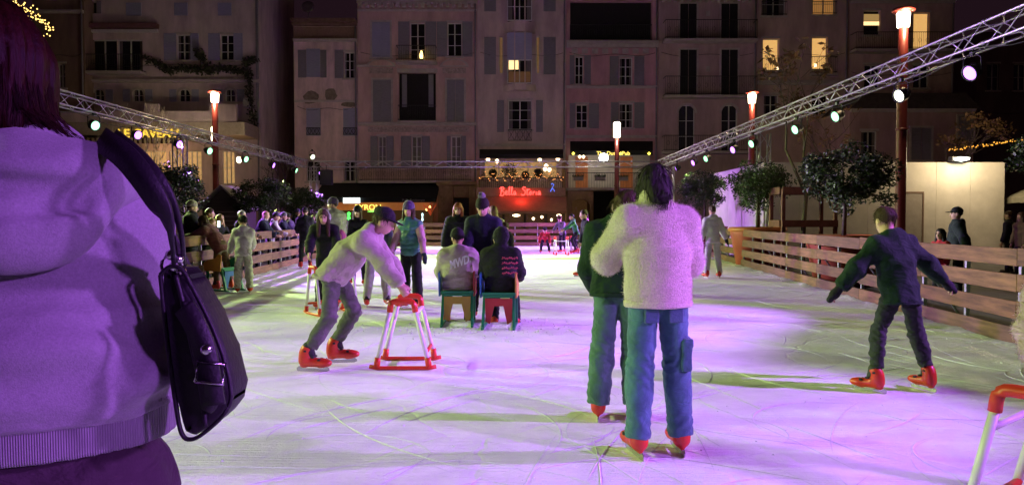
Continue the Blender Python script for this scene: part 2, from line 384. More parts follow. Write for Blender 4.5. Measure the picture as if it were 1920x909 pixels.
# ------------------------------------------------------------------ trusses and stage lights
m_alu = M('truss_aluminium', (.62, .60, .64), .38, .12, 14, metal=.75)
m_blk = M('black_metal', (.02, .02, .022), .45, .2, 12, spec=.5)
def truss(label, p0, p1, parts_from=10.0, size=.34, pitch=.55):
    p0, p1 = Vector(p0), Vector(p1); d = p1 - p0; L = d.length; ax = d.normalized(); up = Vector((0, 0, 1)); sd = ax.cross(up).normalized(); h = size / 2
    root = empty('lighting_truss', p0, label=label, cat='truss'); rot = Matrix((sd, ax, up)).transposed().to_4x4()
    for sx in (-1, 1):
        for sz in (-1, 1): MB().tube([(sx * h, 0, sz * h), (sx * h, L, sz * h)], .025, 8).build('chord', m_alu, root, True).matrix_local = rot
    n = int(L / pitch); lat = MB(); me = None
    for i in range(n):
        y0, y1 = i * pitch, (i + 1) * pitch
        if i % 2: y0, y1 = y1, y0
        for s in (-1, 1):
            a, b = Vector((s * h, y0, -h)), Vector((s * h, y1, h)); wy = (p0 + ax * y0).y
            if wy >= parts_from:
                if me is None:
                    me = MB().tube([(0, 0, 0), (0, 0, (b - a).length)], .011, 6).mesh('brace'); me.materials.append(m_alu)
                o = link('brace', me, None, root, True); q = Vector((0, 0, 1)).rotation_difference((b - a).normalized()).to_matrix().to_4x4()
                o.matrix_local = rot @ Matrix.Translation(a) @ q
            else: lat.tube([a, b], .011, 6)
            lat.tube([(-h, y0, s * h), (h, y1, s * h)], .011, 6)
    tag(lat.build('lattice', m_alu, root, True), kind='stuff').matrix_local = rot
    cm = None
    for y in np.arange(2.9, L, 2.9):
        if cm is None: cm = MB().lathe([(.036, -.05), (.036, .05)], 8).mesh('coupler'); cm.materials.append(m_alu)
        for sx in (-1, 1):
            for sz in (-1, 1): link('coupler', cm, None, root, True).matrix_local = rot @ Matrix.Translation((sx * h, y, sz * h)) @ Matrix.Rotation(math.pi / 2, 4, 'X')
    r9 = random.Random(int(L)); cb = MB(); P = []
    for k in range(int(L / .45)):
        P.append((-h * .5 + r9.uniform(-.05, .05), k * .45, -h - .03 - abs(math.sin(k * .41)) * .13 - r9.uniform(0, .03)))
    cb.tube(P, .008, 4).build('cable', m_blk, root, True).matrix_local = rot
    return root
TZ = 4.45
XL = -11.1
def xr(y): return 7.62 + .013 * y
truss('grey lattice truss with stage lights passing before the striped-awning restaurant', (XL, -8, TZ - .05), (XL, 41.4, TZ - .05))
truss('grey lattice truss with stage lights above the planter trees and white hoarding', (xr(-8), -8, TZ), (xr(41.4), 41.4, TZ))
truss('lattice truss spanning the far end of the rink before the facades', (XL + .2, 41.4, TZ - .04), (xr(41.4) - .2, 41.4, TZ - .04), size=.3)
def tower(x, y, label):
    root = empty('truss_tower', (x, y, -.04), label=label, cat='truss tower', group='truss towers'); h = .17; H = TZ - .15
    for sx in (-1, 1):
        for sy in (-1, 1): MB().tube([(sx * h, sy * h, 0), (sx * h, sy * h, H)], .027, 8).build('chord', m_alu, root, True)
    n = 8
    for i in range(n):
        z0, z1 = H * i / n + .05, H * (i + 1) / n
        if i % 2: z0, z1 = z1, z0
        for (a, b) in (((-h, -h), (h, -h)), ((h, -h), (h, h)), ((h, h), (-h, h)), ((-h, h), (-h, -h))):
            MB().tube([(*a, z0), (*b, z1)], .011, 6).build('brace', m_alu, root, True)
    MB().box(-.4, .4, -.4, .4, 0, .02).build('base_plate', m_alu, root)
    MB().box(-.23, .23, -.23, .23, H - .04, H + .36).build('corner_block', M('truss_aluminium', (.6, .6, .6)), root) if False else None
tower(8.35, 25.2, 'aluminium truss tower rising between the planter trees before white hoarding')
tower(-11.1, 25.4, 'aluminium truss tower standing before the restaurant with yellow sign')
tower(-10.7, 41.0, 'far aluminium truss tower beside the black bar awning')
tower(xr(8.0) + .45, 7.5, 'truss tower beside the near plank barrier')
tower(8.55, 41.0, 'far truss tower before the balcony with pub sign')

CAN = {}
def stage_light(x, y, z, tgt, colr, watts, label, lens, group, spot=46, bl=.6):
    root = empty('stage_light', (x, y, z), label=label, cat='stage light', group=group)
    d = (Vector(tgt) - Vector((x, y, z))).normalized(); q = Vector((0, 0, -1)).rotation_difference(d).to_matrix().to_4x4()
    if not CAN:
        CAN['body'] = MB().lathe([(.02, .20), (.07, .19), (.10, .12), (.13, .08), (.135, -.05), (.148, -.06), (.148, -.075), (.125, -.075), (.12, -.05)], 20).mesh('housing'); CAN['body'].materials.append(m_blk)
        CAN['yoke'] = MB().tube([(-.17, 0, 0), (-.17, 0, .22), (-.10, 0, .27), (.10, 0, .27), (.17, 0, .22), (.17, 0, 0)], .014, 6).mesh('yoke'); CAN['yoke'].materials.append(m_blk)
        CAN['clamp'] = MB().box(-.03, .03, -.035, .035, .26, .36).mesh('clamp'); CAN['clamp'].materials.append(m_blk)
    o = link('housing', CAN['body'], None, root, True); o.matrix_local = q
    me = MB().lathe([(.118, -.056), (.118, -.062), (.06, -.066), (.001, -.067)], 20).mesh('lens'); me.materials.append(lens)
    o = link('lens', me, None, root, True); o.matrix_local = q
    ang = math.atan2(d.x, -d.y)
    o = link('yoke', CAN['yoke'], None, root, True); o.rotation_euler = (0, 0, ang); o2 = link('clamp', CAN['clamp'], None, root); o2.rotation_euler = (0, 0, ang)
    ld = bpy.data.lights.new('beam', 'SPOT'); ld.energy = watts; ld.color = colr; ld.spot_size = R(spot); ld.spot_blend = bl; ld.shadow_soft_size = .10 if y > 3 else .3
    lo = bpy.data.objects.new('beam', ld); col.objects.link(lo); lo.parent = root; lo.matrix_local = Matrix.Translation(d * .10) @ q
    return root
L_P, L_G, L_W = E('lens_purple', (.46, .16, 1), 5), E('lens_green', (.34, 1, .5), 3.2), E('lens_white', (.95, 1, .7), 4)
def cans(side, rows):
    where = 'the truss above the planter trees' if side > 0 else 'the truss before the striped-awning restaurant'
    for y, c, k, tx, ty, *ex in rows:
        x = xr(y) if side > 0 else XL; colr, wt, ln, nm = {'p': (PURPLE, PUR_W, L_P, 'purple'), 'g': (GREEN, GRN_W, L_G, 'green'), 'w': (WARMW, GRN_W, L_W, 'yellowish white')}[c]
        stage_light(x, y, TZ - .52, (tx, ty, 0), colr, wt * k * (2.4 if y > 19 else 1.0), ('stage light with %s lens on the truss ' % nm + ex[0]) if ex else 'black stage light with glowing %s lens hung under %s' % (nm, where), ln, '%s stage lights on %s' % (nm, where))
cans(1, [(-4.5, 'p', .75, -1.5, 1.2), (0.5, 'p', .9, -.3, 3.4), (5.0, 'p', .95, -.8, 6.2), (9.0, 'p', .9, -3, 9.0), (12.9, 'p', .9, .2, 10.5, 'past the red lamp post'), (15.3, 'w', .3, -2, 12), (18.4, 'g', .5, -2, 15, 'over the tree near lamp post'), (21.1, 'g', .5, -2, 17.5, 'above the wooden tree guard'), (25.1, 'g', .9, -2, 21, 'at the truss tower before the hoarding'),
    (27.3, 'p', 1.3, -2, 23, 'beyond the truss tower'), (31.3, 'g', 1.2, -2, 27, 'over the tree by hoarding corner'), (33.6, 'p', 1.3, -2, 30, 'over the skater in pale grey'), (37.3, 'p', 1.5, -2, 38.5, 'by the pub terrace')])
cans(-1, [(2.0, 'g', 1.1, 1.5, 3.5), (6.0, 'g', 1.2, 2, 6.0), (10.5, 'g', 1.2, 2, 8.5), (15.0, 'g', 1.1, 1, 11), (20.2, 'g', 1.2, 1, 14, 'beside the yellow sign'), (22.5, 'p', 1.2, 1, 16, 'before the yellow sign letters'), (25.3, 'p', 1.2, 1, 19, 'before the striped awning end'), (27.8, 'g', 1.6, 1, 22.5, 'beside the restaurant lamp post'), (31.6, 'g', 1.7, 1, 26, 'before the warm wall lamp'), (35.2, 'p', 2.0, 1, 34, 'before the side street'), (38.9, 'g', 1.4, 1, 38, 'at the peeling house corner')])
stage_light(-10.4, 41.2, 3.95, (-1, 32, 0), PURPLE, PUR_W, 'purple stage light hung at the far corner of the trusses', L_P, None)
stage_light(-10.0, 38.0, 4.55, (-1, 30, 0), WARMW, GRN_W * .5, 'white stage light sitting on top of the far truss corner', L_W, None)

# ------------------------------------------------------------------ lamp posts
m_red = M('red_paint', (.11, .016, .015), .4, .2, 5, coat=.2)
def lamp_post(x, y, H, label, watts, head='flat', colr=(1, .72, .38), ls=14):
    root = empty('lamp_post', (x, y, -.04), label=label, cat='lamp post')
    MB().lathe([(.20, 0), (.20, .5), (.135, .6), (.125, H - 1.2), (.115, H)], 16).build('pole', m_red, root, True)
    MB().lathe([(.15, 0), (.15, .06)], 16, (0, 0, H * .55)).build('collar', m_red, root, True)
    lm = E('lamp_glow_%d' % int(ls), (1, .80, .52), ls)
    if head == 'flat':
        MB().lathe([(.12, H - .42), (.15, H - .4), (.17, H - .05), (.15, H - .02)], 16).build('lantern', lm, root, True)
        MB().lathe([(.28, H), (.30, H + .03), (.26, H + .09), (.02, H + .12)], 20).build('hood', m_red, root, True)
        z = H - .25
    else:
        MB().lathe([(.10, H), (.19, H + .04), (.19, H + .82), (.12, H + .86)], 16).build('lantern', lm, root, True); z = H + .45
    ld = bpy.data.lights.new('lamp', 'POINT'); ld.energy = watts; ld.color = colr; ld.shadow_soft_size = .2
    lo = bpy.data.objects.new('lamp', ld); col.objects.link(lo); lo.parent = root; lo.location = (0, -.36, z)
lamp_post(10.35, 20.2, 6.95, 'tall red lamp post with glowing head behind the near planter tree', 260)
lamp_post(10.4, 33.0, 6.9, 'red lamp post with glowing head behind the truss tower', 380)
lamp_post(5.85, 42.4, 6.0, 'red lamp post with white cylinder lamp before the pub terrace', 360, 'cyl', (1, .9, .7), 16)
lamp_post(-12.8, 32.8, 6.9, 'red lamp post with glowing head beside the striped-awning restaurant', 380)
lamp_post(-17.4, 44.5, 6.0, 'red lamp post with white cylinder lamp near the yellow sign', 340, 'cyl', (1, .82, .55), 16)
# ------------------------------------------------------------------ facades
m_frame = M('window_paint', (.55, .53, .52), .5, .1)
m_pane = M('dark_glass', (.012, .012, .016), .08, .2, 3, spec=.6)
m_lit = M('lit_room', (.5, .35, .15), emit=(1, .55, .17), es=.75, var=.3, vs=2)
m_lit2 = M('lit_ceiling', (.5, .35, .15), emit=(1, .68, .3), es=1.6, var=.3, vs=2)
m_iron = M('wrought_iron', (.015, .014, .016), .5, .2)
m_lav = M('lavender_shutter', (.30, .29, .42), .6, .15, 4, stretch=(1, 1, 12))
m_gsh = M('grey_shutter', (.22, .20, .23), .6, .18, 4, stretch=(1, 1, 12))
m_dsh = M('black_shutter', (.012, .012, .014), .6, .2)
m_stone = M('pale_stone_trim', (.42, .36, .34), .8, .15, 3, .2, 30)
RC = random.Random(12)
class Facade:
    def __init__(s, label, x0, x1, Y, top, mat, base=0, depth=8, trim=None):
        s.Y = Y; s.x0, s.x1 = at(x0, 0, Y).x, at(x1, 0, Y).x; s.z1 = at(0, top, Y).z; s.mat = mat; s.open = []; s.trim = trim or m_stone; s.depth = depth
        s.root = empty('building', ((s.x0 + s.x1) / 2, Y, -.04), label=label, cat='building'); s.o = Vector(((s.x0 + s.x1) / 2, Y, -.04))
    def r(s, x0, y0, x1, y1):
        a, b = at(x0, y1, s.Y), at(x1, y0, s.Y); return a.x - s.o.x, b.x - s.o.x, a.z - s.o.z, b.z - s.o.z
    def add(s, mb, name, mat, parent=None, bevel=0, smooth=False): return mb.build(name, mat, parent or s.root, smooth, bevel)
    def win(s, x0, y0, x1, y1, cols=2, rows=3, pane=None, arch=False, frame=True, rec=.16):
        X0, X1, Z0, Z1 = s.r(x0, y0, x1, y1); s.open.append((X0, X1, Z0, Z1)); t = .055
        b = MB(); yb, yf = rec + .05, rec
        b.box(X0, X0 + t, yf, yb, Z0, Z1).box(X1 - t, X1, yf, yb, Z0, Z1).box(X0 + t, X1 - t, yf, yb, Z0, Z0 + t).box(X0 + t, X1 - t, yf, yb, Z1 - t, Z1)
        for c in range(1, cols): xx = X0 + (X1 - X0) * c / cols; b.box(xx - .035, xx + .035, yf - .005, yb, Z0 + t, Z1 - t)
        for k in range(1, rows):
            zz = Z0 + (Z1 - Z0) * k / rows
            for c in range(cols): b.box(X0 + (X1 - X0) * c / cols + .036, X0 + (X1 - X0) * (c + 1) / cols - .036, yf + .006, yb - .004, zz - .016, zz + .016)
        f = s.add(b, 'window', m_frame)
        s.add(MB().box(X0 + .01, X1 - .01, yb + .004, yb + .02, Z0 + .01, Z1 - .01), 'pane', pane or m_pane, f)
        if (pane is None or pane == m_pane) and (X1 - X0) > .4 and RC.random() < .65:
            cw = (X1 - X0) * RC.uniform(.12, .3)
            for sg in (-1, 1):
                xa = X0 + .056 if sg < 0 else X1 - .056 - cw; s.add(MB().box(xa, xa + cw, yb + .0005, yb + .0035, Z0 + .06, Z1 - .06), 'curtain', M('net_curtain', (.13, .11, .11), .9, .3, 9, stretch=(6, 1, .3)), f)
        if arch:
            n = 10; cx = (X0 + X1) / 2; rr = (X1 - X0) / 2; zc = Z1 - rr
            for sg in (-1, 1):
                ol = [(cx + sg * rr * 1.002, Z1 + .002), (cx, Z1 + .002)] + [(cx + sg * rr * math.sin(a), zc + rr * math.cos(a)) for a in np.linspace(0, math.pi / 2, n)]
                s.add(MB().prism(ol, .004, rec - .01), 'arch_infill', s.mat)
            ol = [(cx + (rr + .14) * math.cos(a), zc + (rr + .14) * math.sin(a)) for a in np.linspace(0, math.pi, 14)] + [(cx + rr * math.cos(a), zc + rr * math.sin(a)) for a in np.linspace(math.pi, 0, 14)]
            s.add(MB().prism(ol, -.05, .002), 'arch_trim', s.trim)
        elif frame:
            s.add(MB().box(X0 - .14, X1 + .14, -.09, .02, Z0 - .12, Z0 - .002), 'sill', s.trim)
            s.add(MB().box(X0 - .1, X1 + .1, -.035, .0, Z1 + .002, Z1 + .14), 'lintel', s.trim)
        return f
    def shut(s, x0, y0, x1, y1, mat=None, n=2, off=.0):
        X0, X1, Z0, Z1 = s.r(x0, y0, x1, y1); b = MB(); yo = -.05 - off
        b.box(X0, X1, yo + .02, yo + .045, Z0, Z1)
        b.box(X0, X0 + .06, yo, yo + .02, Z0, Z1).box(X1 - .06, X1, yo, yo + .02, Z0, Z1)
        for k in range(n + 1): zz = Z0 + .001 + (Z1 - Z0 - .072) * k / n; b.box(X0 + .06, X1 - .06, yo, yo + .02, zz, zz + .07)
        nz = int((Z1 - Z0) / .09)
        for k in range(nz):
            zz = Z0 + .08 + k * .09
            if zz < Z1 - .1: b.poly([(X0 + .06, yo + .006, zz), (X1 - .06, yo + .006, zz), (X1 - .06, yo + .0195, zz + .06), (X0 + .06, yo + .0195, zz + .06)], [(0, 1, 2, 3)])
        return s.add(b, 'shutter', mat or m_gsh)
    def closed(s, x0, y0, x1, y1, mat=None):
        xm = (x0 + x1) / 2; s.shut(x0, y0, xm - .3, y1, mat); s.shut(xm + .3, y0, x1, y1, mat)
        X0, X1, Z0, Z1 = s.r(x0, y0, x1, y1); t = .12
        b = MB().box(X0 - t, X0 - .004, -.06, 0, Z0, Z1 + t).box(X1 + .004, X1 + t, -.06, 0, Z0, Z1 + t).box(X0 - .004, X1 + .004, -.06, 0, Z1 + .004, Z1 + t); s.add(b, 'surround', s.trim)
        s.add(MB().box(X0 - .18, X1 + .18, -.12, .0, Z0 - .12, Z0 - .004), 'sill', s.trim)
    def balcony(s, x0, y0, x1, y1, proj=.75, slab=True, cross=False):
        X0, X1, Z0, Z1 = s.r(x0, y0, x1, y1)
        if slab: s.add(MB().box(X0 - .05, X1 + .05, -proj - .05, -.002, Z0 - .16, Z0), 'balcony_slab', s.trim)
        b = MB(); pj = proj if slab else .12
        for z in (Z1 - .04, Z0 + .06): b.box(X0, X1, -pj - .02, -pj + .02, z, z + .04); b.box(X0 - .0, X0 + .03, -pj + .02, 0, z, z + .04); b.box(X1 - .03, X1, -pj + .02, 0, z, z + .04)
        n = max(3, int((X1 - X0) / .12))
        for i in range(n + 1):
            x = X0 + .008 + (X1 - X0 - .016) * i / n; b.box(x - .008, x + .008, -pj - .006, -pj + .006, Z0 + .1 if not slab else Z0, Z1 - .04)
        if cross:
            for i in range(4):
                xa, xb = X0 + (X1 - X0) * i / 4, X0 + (X1 - X0) * (i + 1) / 4; b.tube([(xa, -pj - .02, Z0 + .1), (xb, -pj - .02, Z1)], .012, 4); b.tube([(xb, -pj - .02, Z0 + .1), (xa, -pj - .02, Z1)], .012, 4)
        elif slab:
            for i in range(max(1, int((X1 - X0) / .5))):
                c = X0 + .25 + i * .5
                if c < X1 - .1: b.tube([(c + .09 * math.cos(a), -pj - .012, (Z0 + Z1) / 2 + .16 * math.sin(a)) for a in np.linspace(0, 2 * math.pi, 11)], .009, 4)
        s.add(b, 'railing', m_iron)
    def ledge(s, y0, y1, proj=.18, x0=None, x1=None, mat=None, dent=False):
        X0, X1, Z0, Z1 = s.r(x0 or 0, y0, x1 or 0, y1)
        if x0 is None: X0, X1 = s.x0 - s.o.x + .01, s.x1 - s.o.x - .01
        h = Z1 - Z0; b = MB().prism([(X0, Z0), (X1, Z0), (X1, Z1), (X0, Z1)], -proj * .6, -.001)
        b.box(X0, X1, -proj, -proj * .6, Z0 + h * .45, Z1)
        o = s.add(b, 'cornice', mat or s.trim)
        if dent:
            for i in range(int((X1 - X0) / .42)):
                x = X0 + .15 + i * .42; s.add(MB().box(x, x + .2, -proj * .9, -.001, Z0 - .26, Z0 - .003), 'corbel', mat or s.trim)
    def box(s, x0, y0, x1, y1, d0, d1, name, mat, parent=None):
        X0, X1, Z0, Z1 = s.r(x0, y0, x1, y1); return s.add(MB().box(X0, X1, d0, d1, Z0, Z1), name, mat, parent)
    def awning(s, x0, y0, x1, y1, proj, mat, val=.25, thick=.04, inset=0):
        X0, X1, Z0, Z1 = s.r(x0, y0, x1, y1); b = MB()
        p = [(X0 + inset, -.01, Z1), (X1 - inset, -.01, Z1), (X1, -proj, Z0 + val), (X0, -proj, Z0 + val), (X1, -proj, Z0), (X0, -proj, Z0)]
        q = [(x, y + thick, z - thick) for x, y, z in p]
        b.poly(p + q, [(0, 1, 2, 3), (3, 2, 4, 5), (6, 9, 8, 7), (9, 11, 10, 8), (0, 6, 7, 1), (5, 4, 10, 11), (0, 3, 9, 6), (1, 7, 8, 2), (3, 5, 11, 9), (2, 8, 10, 4)])
        return s.add(b, 'awning', mat)
    def finish(s):
        X0, X1 = s.x0 - s.o.x, s.x1 - s.o.x; Z1 = s.z1 - s.o.z
        xs = sorted({X0, X1, *[v for o in s.open for v in o[:2] if X0 < v < X1]}); zs = sorted({0, Z1, *[v for o in s.open for v in o[2:] if 0 < v < Z1]})
        b = MB(); T = .3
        def inside(x, z): return any(o[0] < x < o[1] and o[2] < z < o[3] for o in s.open)
        for i in range(len(xs) - 1):
            for k in range(len(zs) - 1):
                if not inside((xs[i] + xs[i + 1]) / 2, (zs[k] + zs[k + 1]) / 2): b.poly([(xs[i], 0, zs[k]), (xs[i + 1], 0, zs[k]), (xs[i + 1], 0, zs[k + 1]), (xs[i], 0, zs[k + 1])], [(0, 1, 2, 3)])
        for a, c, e, f in s.open:
            b.poly([(a, 0, e), (a, T, e), (a, T, f), (a, 0, f)], [(0, 1, 2, 3)]); b.poly([(c, 0, e), (c, T, e), (c, T, f), (c, 0, f)], [(3, 2, 1, 0)])
            b.poly([(a, 0, e), (c, 0, e), (c, T, e), (a, T, e)], [(0, 1, 2, 3)]); b.poly([(a, 0, f), (c, 0, f), (c, T, f), (a, T, f)], [(3, 2, 1, 0)])
        D = s.depth
        if Z1 > 9: MB().tube([(X1 - .12, -.09, 0), (X1 - .12, -.09, Z1)], .055, 7).build('downpipe', m_gsh, s.root, True); MB().tube([(X0 + .2 + (X1 - X0 - .4) * t, -.03, Z1 * .62 - .12 * math.sin(t * 9) - .25 * math.sin(math.pi * t)) for t in np.linspace(0, 1, 16)], .014, 4).build('cable', m_iron, s.root)
        b.poly([(X0, 0, 0), (X0, D, 0), (X0, D, Z1), (X0, 0, Z1)], [(3, 2, 1, 0)]); b.poly([(X1, 0, 0), (X1, D, 0), (X1, D, Z1), (X1, 0, Z1)], [(0, 1, 2, 3)])
        b.poly([(X0, 0, Z1), (X1, 0, Z1), (X1, D, Z1), (X0, D, Z1)], [(0, 1, 2, 3)]); b.poly([(X0, D, 0), (X1, D, 0), (X1, D, Z1), (X0, D, Z1)], [(3, 2, 1, 0)])
        me = b.mesh('wall'); link('wall', me, s.mat, s.root)
def stucco(name, c, var=.16): return M(name, [v * q_ for v, q_ in zip(c, (1.26, 1.10, 1.10))], .85, var * 1.7, .55, .35, 16, stretch=(1.6, 1.6, .55))
FX = {}
# ---- white house with climbing plant, restaurant below
f = Facade('white house with lavender shutters, climbing plant and striped-awning restaurant', 158, 486, 50, -90, stucco('white_stucco', (.42, .38, .38)))
for x0, x1 in ((237, 265), (327, 352), (409, 434)): f.shut(x0, 6, x1, 30, m_lav)
f.win(166, 3, 182, 26, 1, 1, frame=False); f.shut(182, 3, 190, 26, m_gsh)
f.box(155, 47, 299, 55, -.5, -.02, 'rolled_awning', M('dull_red_cloth', (.16, .07, .07), .8)); f.box(160, 57, 297, 62, -.2, -.005, 'awning_bar', m_frame)
f.win(171, 75, 219, 138, 2, 1, frame=False); f.win(220.5, 75, 267, 138, 2, 1, frame=False)
f.balcony(138, 107, 274, 138, .9)
for a, b2, c, d in ((331, 357, 308, 373), (413, 438, 391, 455)):
    f.win(a, 65, b2, 113, 2, 3); f.shut(c, 63, a - .6, 114, m_lav); f.shut(b2 + .6, 63, d, 114, m_lav)
f.ledge(150, 156, .3)
for a, b2 in ((176, 195), (248, 269), (335, 356), (422, 441)):
    f.win(a, 167, b2, 191, 2, 2, arch=True, frame=False); f.shut(a - 17, 168, a - 4, 191, m_lav); f.shut(b2 + 4, 168, b2 + 17, 191, m_lav)
for a, b2, y in ((158, 307, 219), (307, 331, 206), (331, 423, 219), (423, 470, 207)): f.box(a, y, b2 - .3, 239, -2.6, -2.3, 'parapet', f.mat)
f.box(158, 239.3, 486, 262, -2.75, -.002, 'fascia', M('cream_fascia', (.40, .33, .25), .8))
f.awning(160, 262, 398, 280, 4.2, stripe_material('striped_canvas', (.05, .02, .015), (.55, .42, .22), 1.1), .3)
f.box(462, 187, 471, 203, -.6, -.01, 'air_conditioner', m_frame)
f.box(482, 0, 484, 235, -.12, -.01, 'downpipe', m_gsh)
for a, b2 in ((216, 262), (268, 312), (318, 345), (350, 378), (417, 440)): f.win(a, 283, b2, 345, 3, 2, pane=M('lit_dining_room', (.3, .2, .1), emit=(1, .58, .22), es=.42, var=.9, vs=2.2), frame=False, rec=.1)
f.finish(); FX['A'] = f
sg = empty('restaurant_sign', at(278, 251, 47.2), label='glowing yellow letters LE CAVEAU above striped awning', cat='sign')
text('LE CAVEAU', .72, E('yellow_neon', (1, .62, .06), 1.5), (0, 0, 0), sg, ext=.04, width=112 * 47.2 / F_PX, bold=.012)
f = Facade('brown wall of the house next to the white house', 60, 157, 49, -120, stucco('brown_stucco', (.16, .12, .09)))
f.win(108, 120, 122, 165, 2, 2); f.ledge(20, 26, .2); f.finish()
f = Facade('dark narrow house down the side street', 488, 548, 64, 40, stucco('dark_stucco', (.10, .09, .07)))
f.win(500, 120, 514, 160, 2, 2); f.win(525, 120, 538, 160, 2, 2); f.win(500, 215, 514, 255, 2, 2); f.win(525, 215, 538, 255, 2, 2); f.ledge(60, 66, .3); f.finish()
# ---- peeling house
mB = stucco('peeling_stucco', (.46, .38, .38), .22)
f = Facade('low peeling pink-white house with tiled eave and bar awning', 550, 669.5, 52, 44, mB)
f.ledge(40, 50, .8, mat=M('roof_tile', (.16, .09, .07), .8, .3, 4)); f.box(551, 51, 669, 74, -.02, -.001, 'painted_band', M('brown_band', (.22, .13, .09), .8)); f.ledge(74, 79, .3)
f.shut(575, 92, 600, 145, m_lav); f.shut(559, 94, 574, 146); f.shut(601, 94, 612, 146); f.win(645, 98, 665, 147, 2, 3); f.shut(628, 94, 644, 147)
f.ledge(188, 192, .12)
for a in (575, 644): f.shut(a, 203, a + 26, 255, m_lav); f.balcony(a, 240, a + 26, 255, slab=False, cross=True)
patch = M('bare_render', (.20, .16, .13), .9, .3, 5, .4, 30)
for cx, cy, rx, rz in ((583, 183, 17, 14), (620, 177, 12, 14), (655, 196, 16, 5)):
    X0, X1, Z0, Z1 = f.r(cx - rx, cy - rz, cx + rx, cy + rz); xm, zm = (X0 + X1) / 2, (Z0 + Z1) / 2
    f.add(MB().prism([(xm + (X1 - X0) / 2 * math.cos(a) * random.uniform(.75, 1.1), zm + (Z1 - Z0) / 2 * math.sin(a) * random.uniform(.75, 1.1)) for a in np.linspace(0, 6.0, 13)], -.012, -.001), 'bare_patch', patch)
f.win(575, 300, 600, 340, 2, 2); f.win(645, 300, 666, 340, 2, 2); f.finish()
d = empty('satellite_dish', at(578, 30, 53), label='round satellite dish on the peeling house roof', cat='satellite dish')
MB().lathe([(.02, 0), (.2, .03), (.42, .14), (.43, .15), (.2, .05), (.02, .02)], 20, mat=Matrix.Translation((0, 0, .55)) @ Matrix.Rotation(R(75), 4, 'X')).build('dish', m_galv, d, True)
MB().tube([(0, .1, -.6), (0, .1, .5)], .03, 6).build('mast', m_galv, d); MB().tube([(0, -.02, .4), (0, -.45, .62)], .014, 5).build('feed_arm', m_galv, d)
# ---- ornate house
mC = stucco('ornate_stucco', (.40, .30, .28))
f = Facade('ornate tall pink stone house with grey shutters above the black awning', 670, 894.5, 52, -120, mC)
f.ledge(-4, 8, .5, dent=True); f.ledge(18, 22, .12)
f.closed(698, 42, 731, 108, m_lav); f.win(769, 43, 797, 118, 2, 3); f.shut(747, 41, 768, 110); f.shut(798, 41, 818, 110); f.win(839, 43, 866, 106, 2, 3); f.shut(819.5, 41, 838, 107); f.shut(867, 41, 886, 107)
f.balcony(746, 90, 819, 118, .8)
for cx in (715, 852):
    X0, X1, Z0, Z1 = f.r(cx - 27, 112, cx + 27, 126); xm = (X0 + X1) / 2; w2 = (X1 - X0) / 2; h = Z1 - Z0
    f.add(MB().prism([(xm + w2 * math.cos(a), Z0 + h * math.sin(a)) for a in np.linspace(0, math.pi, 15)], -.22, -.001), 'pediment', m_stone)
    f.add(MB().prism([(xm + w2 * .8 * math.cos(a), Z0 + .06 + h * .72 * math.sin(a)) for a in np.linspace(0, math.pi, 15)], -.25, -.221), 'pediment_panel', mC)
    f.box(cx - 22, 128, cx + 22, 138, -.06, -.001, 'carved_panel', M('carved_stone', (.36, .28, .26), .9, .35, 9, 1, 14))
f.ledge(122, 126, .2, 670, 688); f.closed(700, 150, 733, 229); f.closed(838, 150, 870, 229)
X0, X1, Z0, Z1 = f.r(748, 137, 817, 228); f.open.append((X0, X1, Z0, Z1))
f.add(MB().box(X0 + .02, X1 - .02, .29, .33, Z0, Z1), 'loggia_back', M('dark_interior', (.015, .012, .014), .9)); f.box(753, 139, 762, 200, .2, .26, 'curtain', m_gsh); f.box(803, 139, 812, 200, .2, .26, 'curtain', m_gsh)
f.box(745, 130, 820, 137, -.2, -.001, 'lintel', m_stone); f.balcony(748, 199, 818, 228, .5)
f.ledge(230, 236, .3); f.box(690, 238, 880, 248, -.05, -.001, 'carved_frieze', M('carved_stone', (.36, .28, .26)))
for a, b2, c, d2 in ((709, 724, 695, 738), (772, 790, 752, 806), (846, 864, 838, 874)): f.win(a, 256, b2, 312, 2, 3, pane=M('pale_curtain', (.20, .18, .17), .8)); f.shut(c, 255, a - 1, 312); f.shut(b2 + 1, 255, d2, 312)
f.balcony(678, 316, 884, 340, .9); f.finish(); FX['C'] = f
cn = empty('candle_lantern', at(790, 105, 51.3), label='small glowing lantern ornament on the ornate house balcony', cat='lantern')
MB().lathe([(.08, -.25), (.13, 0), (.06, .3), (.02, .36)], 10).build('glow', E('lantern_glow', (1, .62, .2), 5), cn, True); MB().lathe([(.15, -.3), (.15, -.26)], 10).build('base', m_iron, cn)
# black bar awning, orange fascia and its lights
bw = empty('corner_bar', at(715, 449, 51.9), label='bar front with black awning and orange fascia below the ornate house', cat='bar front'); o = bw.location.copy()
def rel(px, py, Y): return at(px, py, Y) - o
a0, a1 = rel(606, 343, 51.8), rel(818, 379, 49.2)
MB().poly([(a0.x, -.1, a0.z), (a1.x, -.1, a0.z), (a1.x, -2.7, a1.z + .3), (a0.x, -2.7, a1.z + .3), (a1.x, -2.7, a1.z), (a0.x, -2.7, a1.z), (a0.x, -.1, a0.z - .06), (a1.x, -.1, a0.z - .06)], [(0, 1, 2, 3), (3, 2, 4, 5), (6, 5, 4, 7)]).build('awning', M('black_canvas', (.008, .009, .012), .8), bw)
p, q = rel(630, 380, 51.8), rel(806, 394, 51.8); MB().box(p.x, q.x, -.12, -.04, q.z, p.z).build('fascia', M('orange_fascia', (.45, .16, .06), .7, emit=(.9, .28, .08), es=.22), bw)
p, q = rel(630, 394.5, 51.8), rel(812, 449, 51.8); MB().box(p.x, q.x, -.06, -.03, q.z, p.z).build('glazing', M('bar_glass', (.02, .015, .012), .15, .5, 3, emit=(1, .45, .15), es=.035), bw)
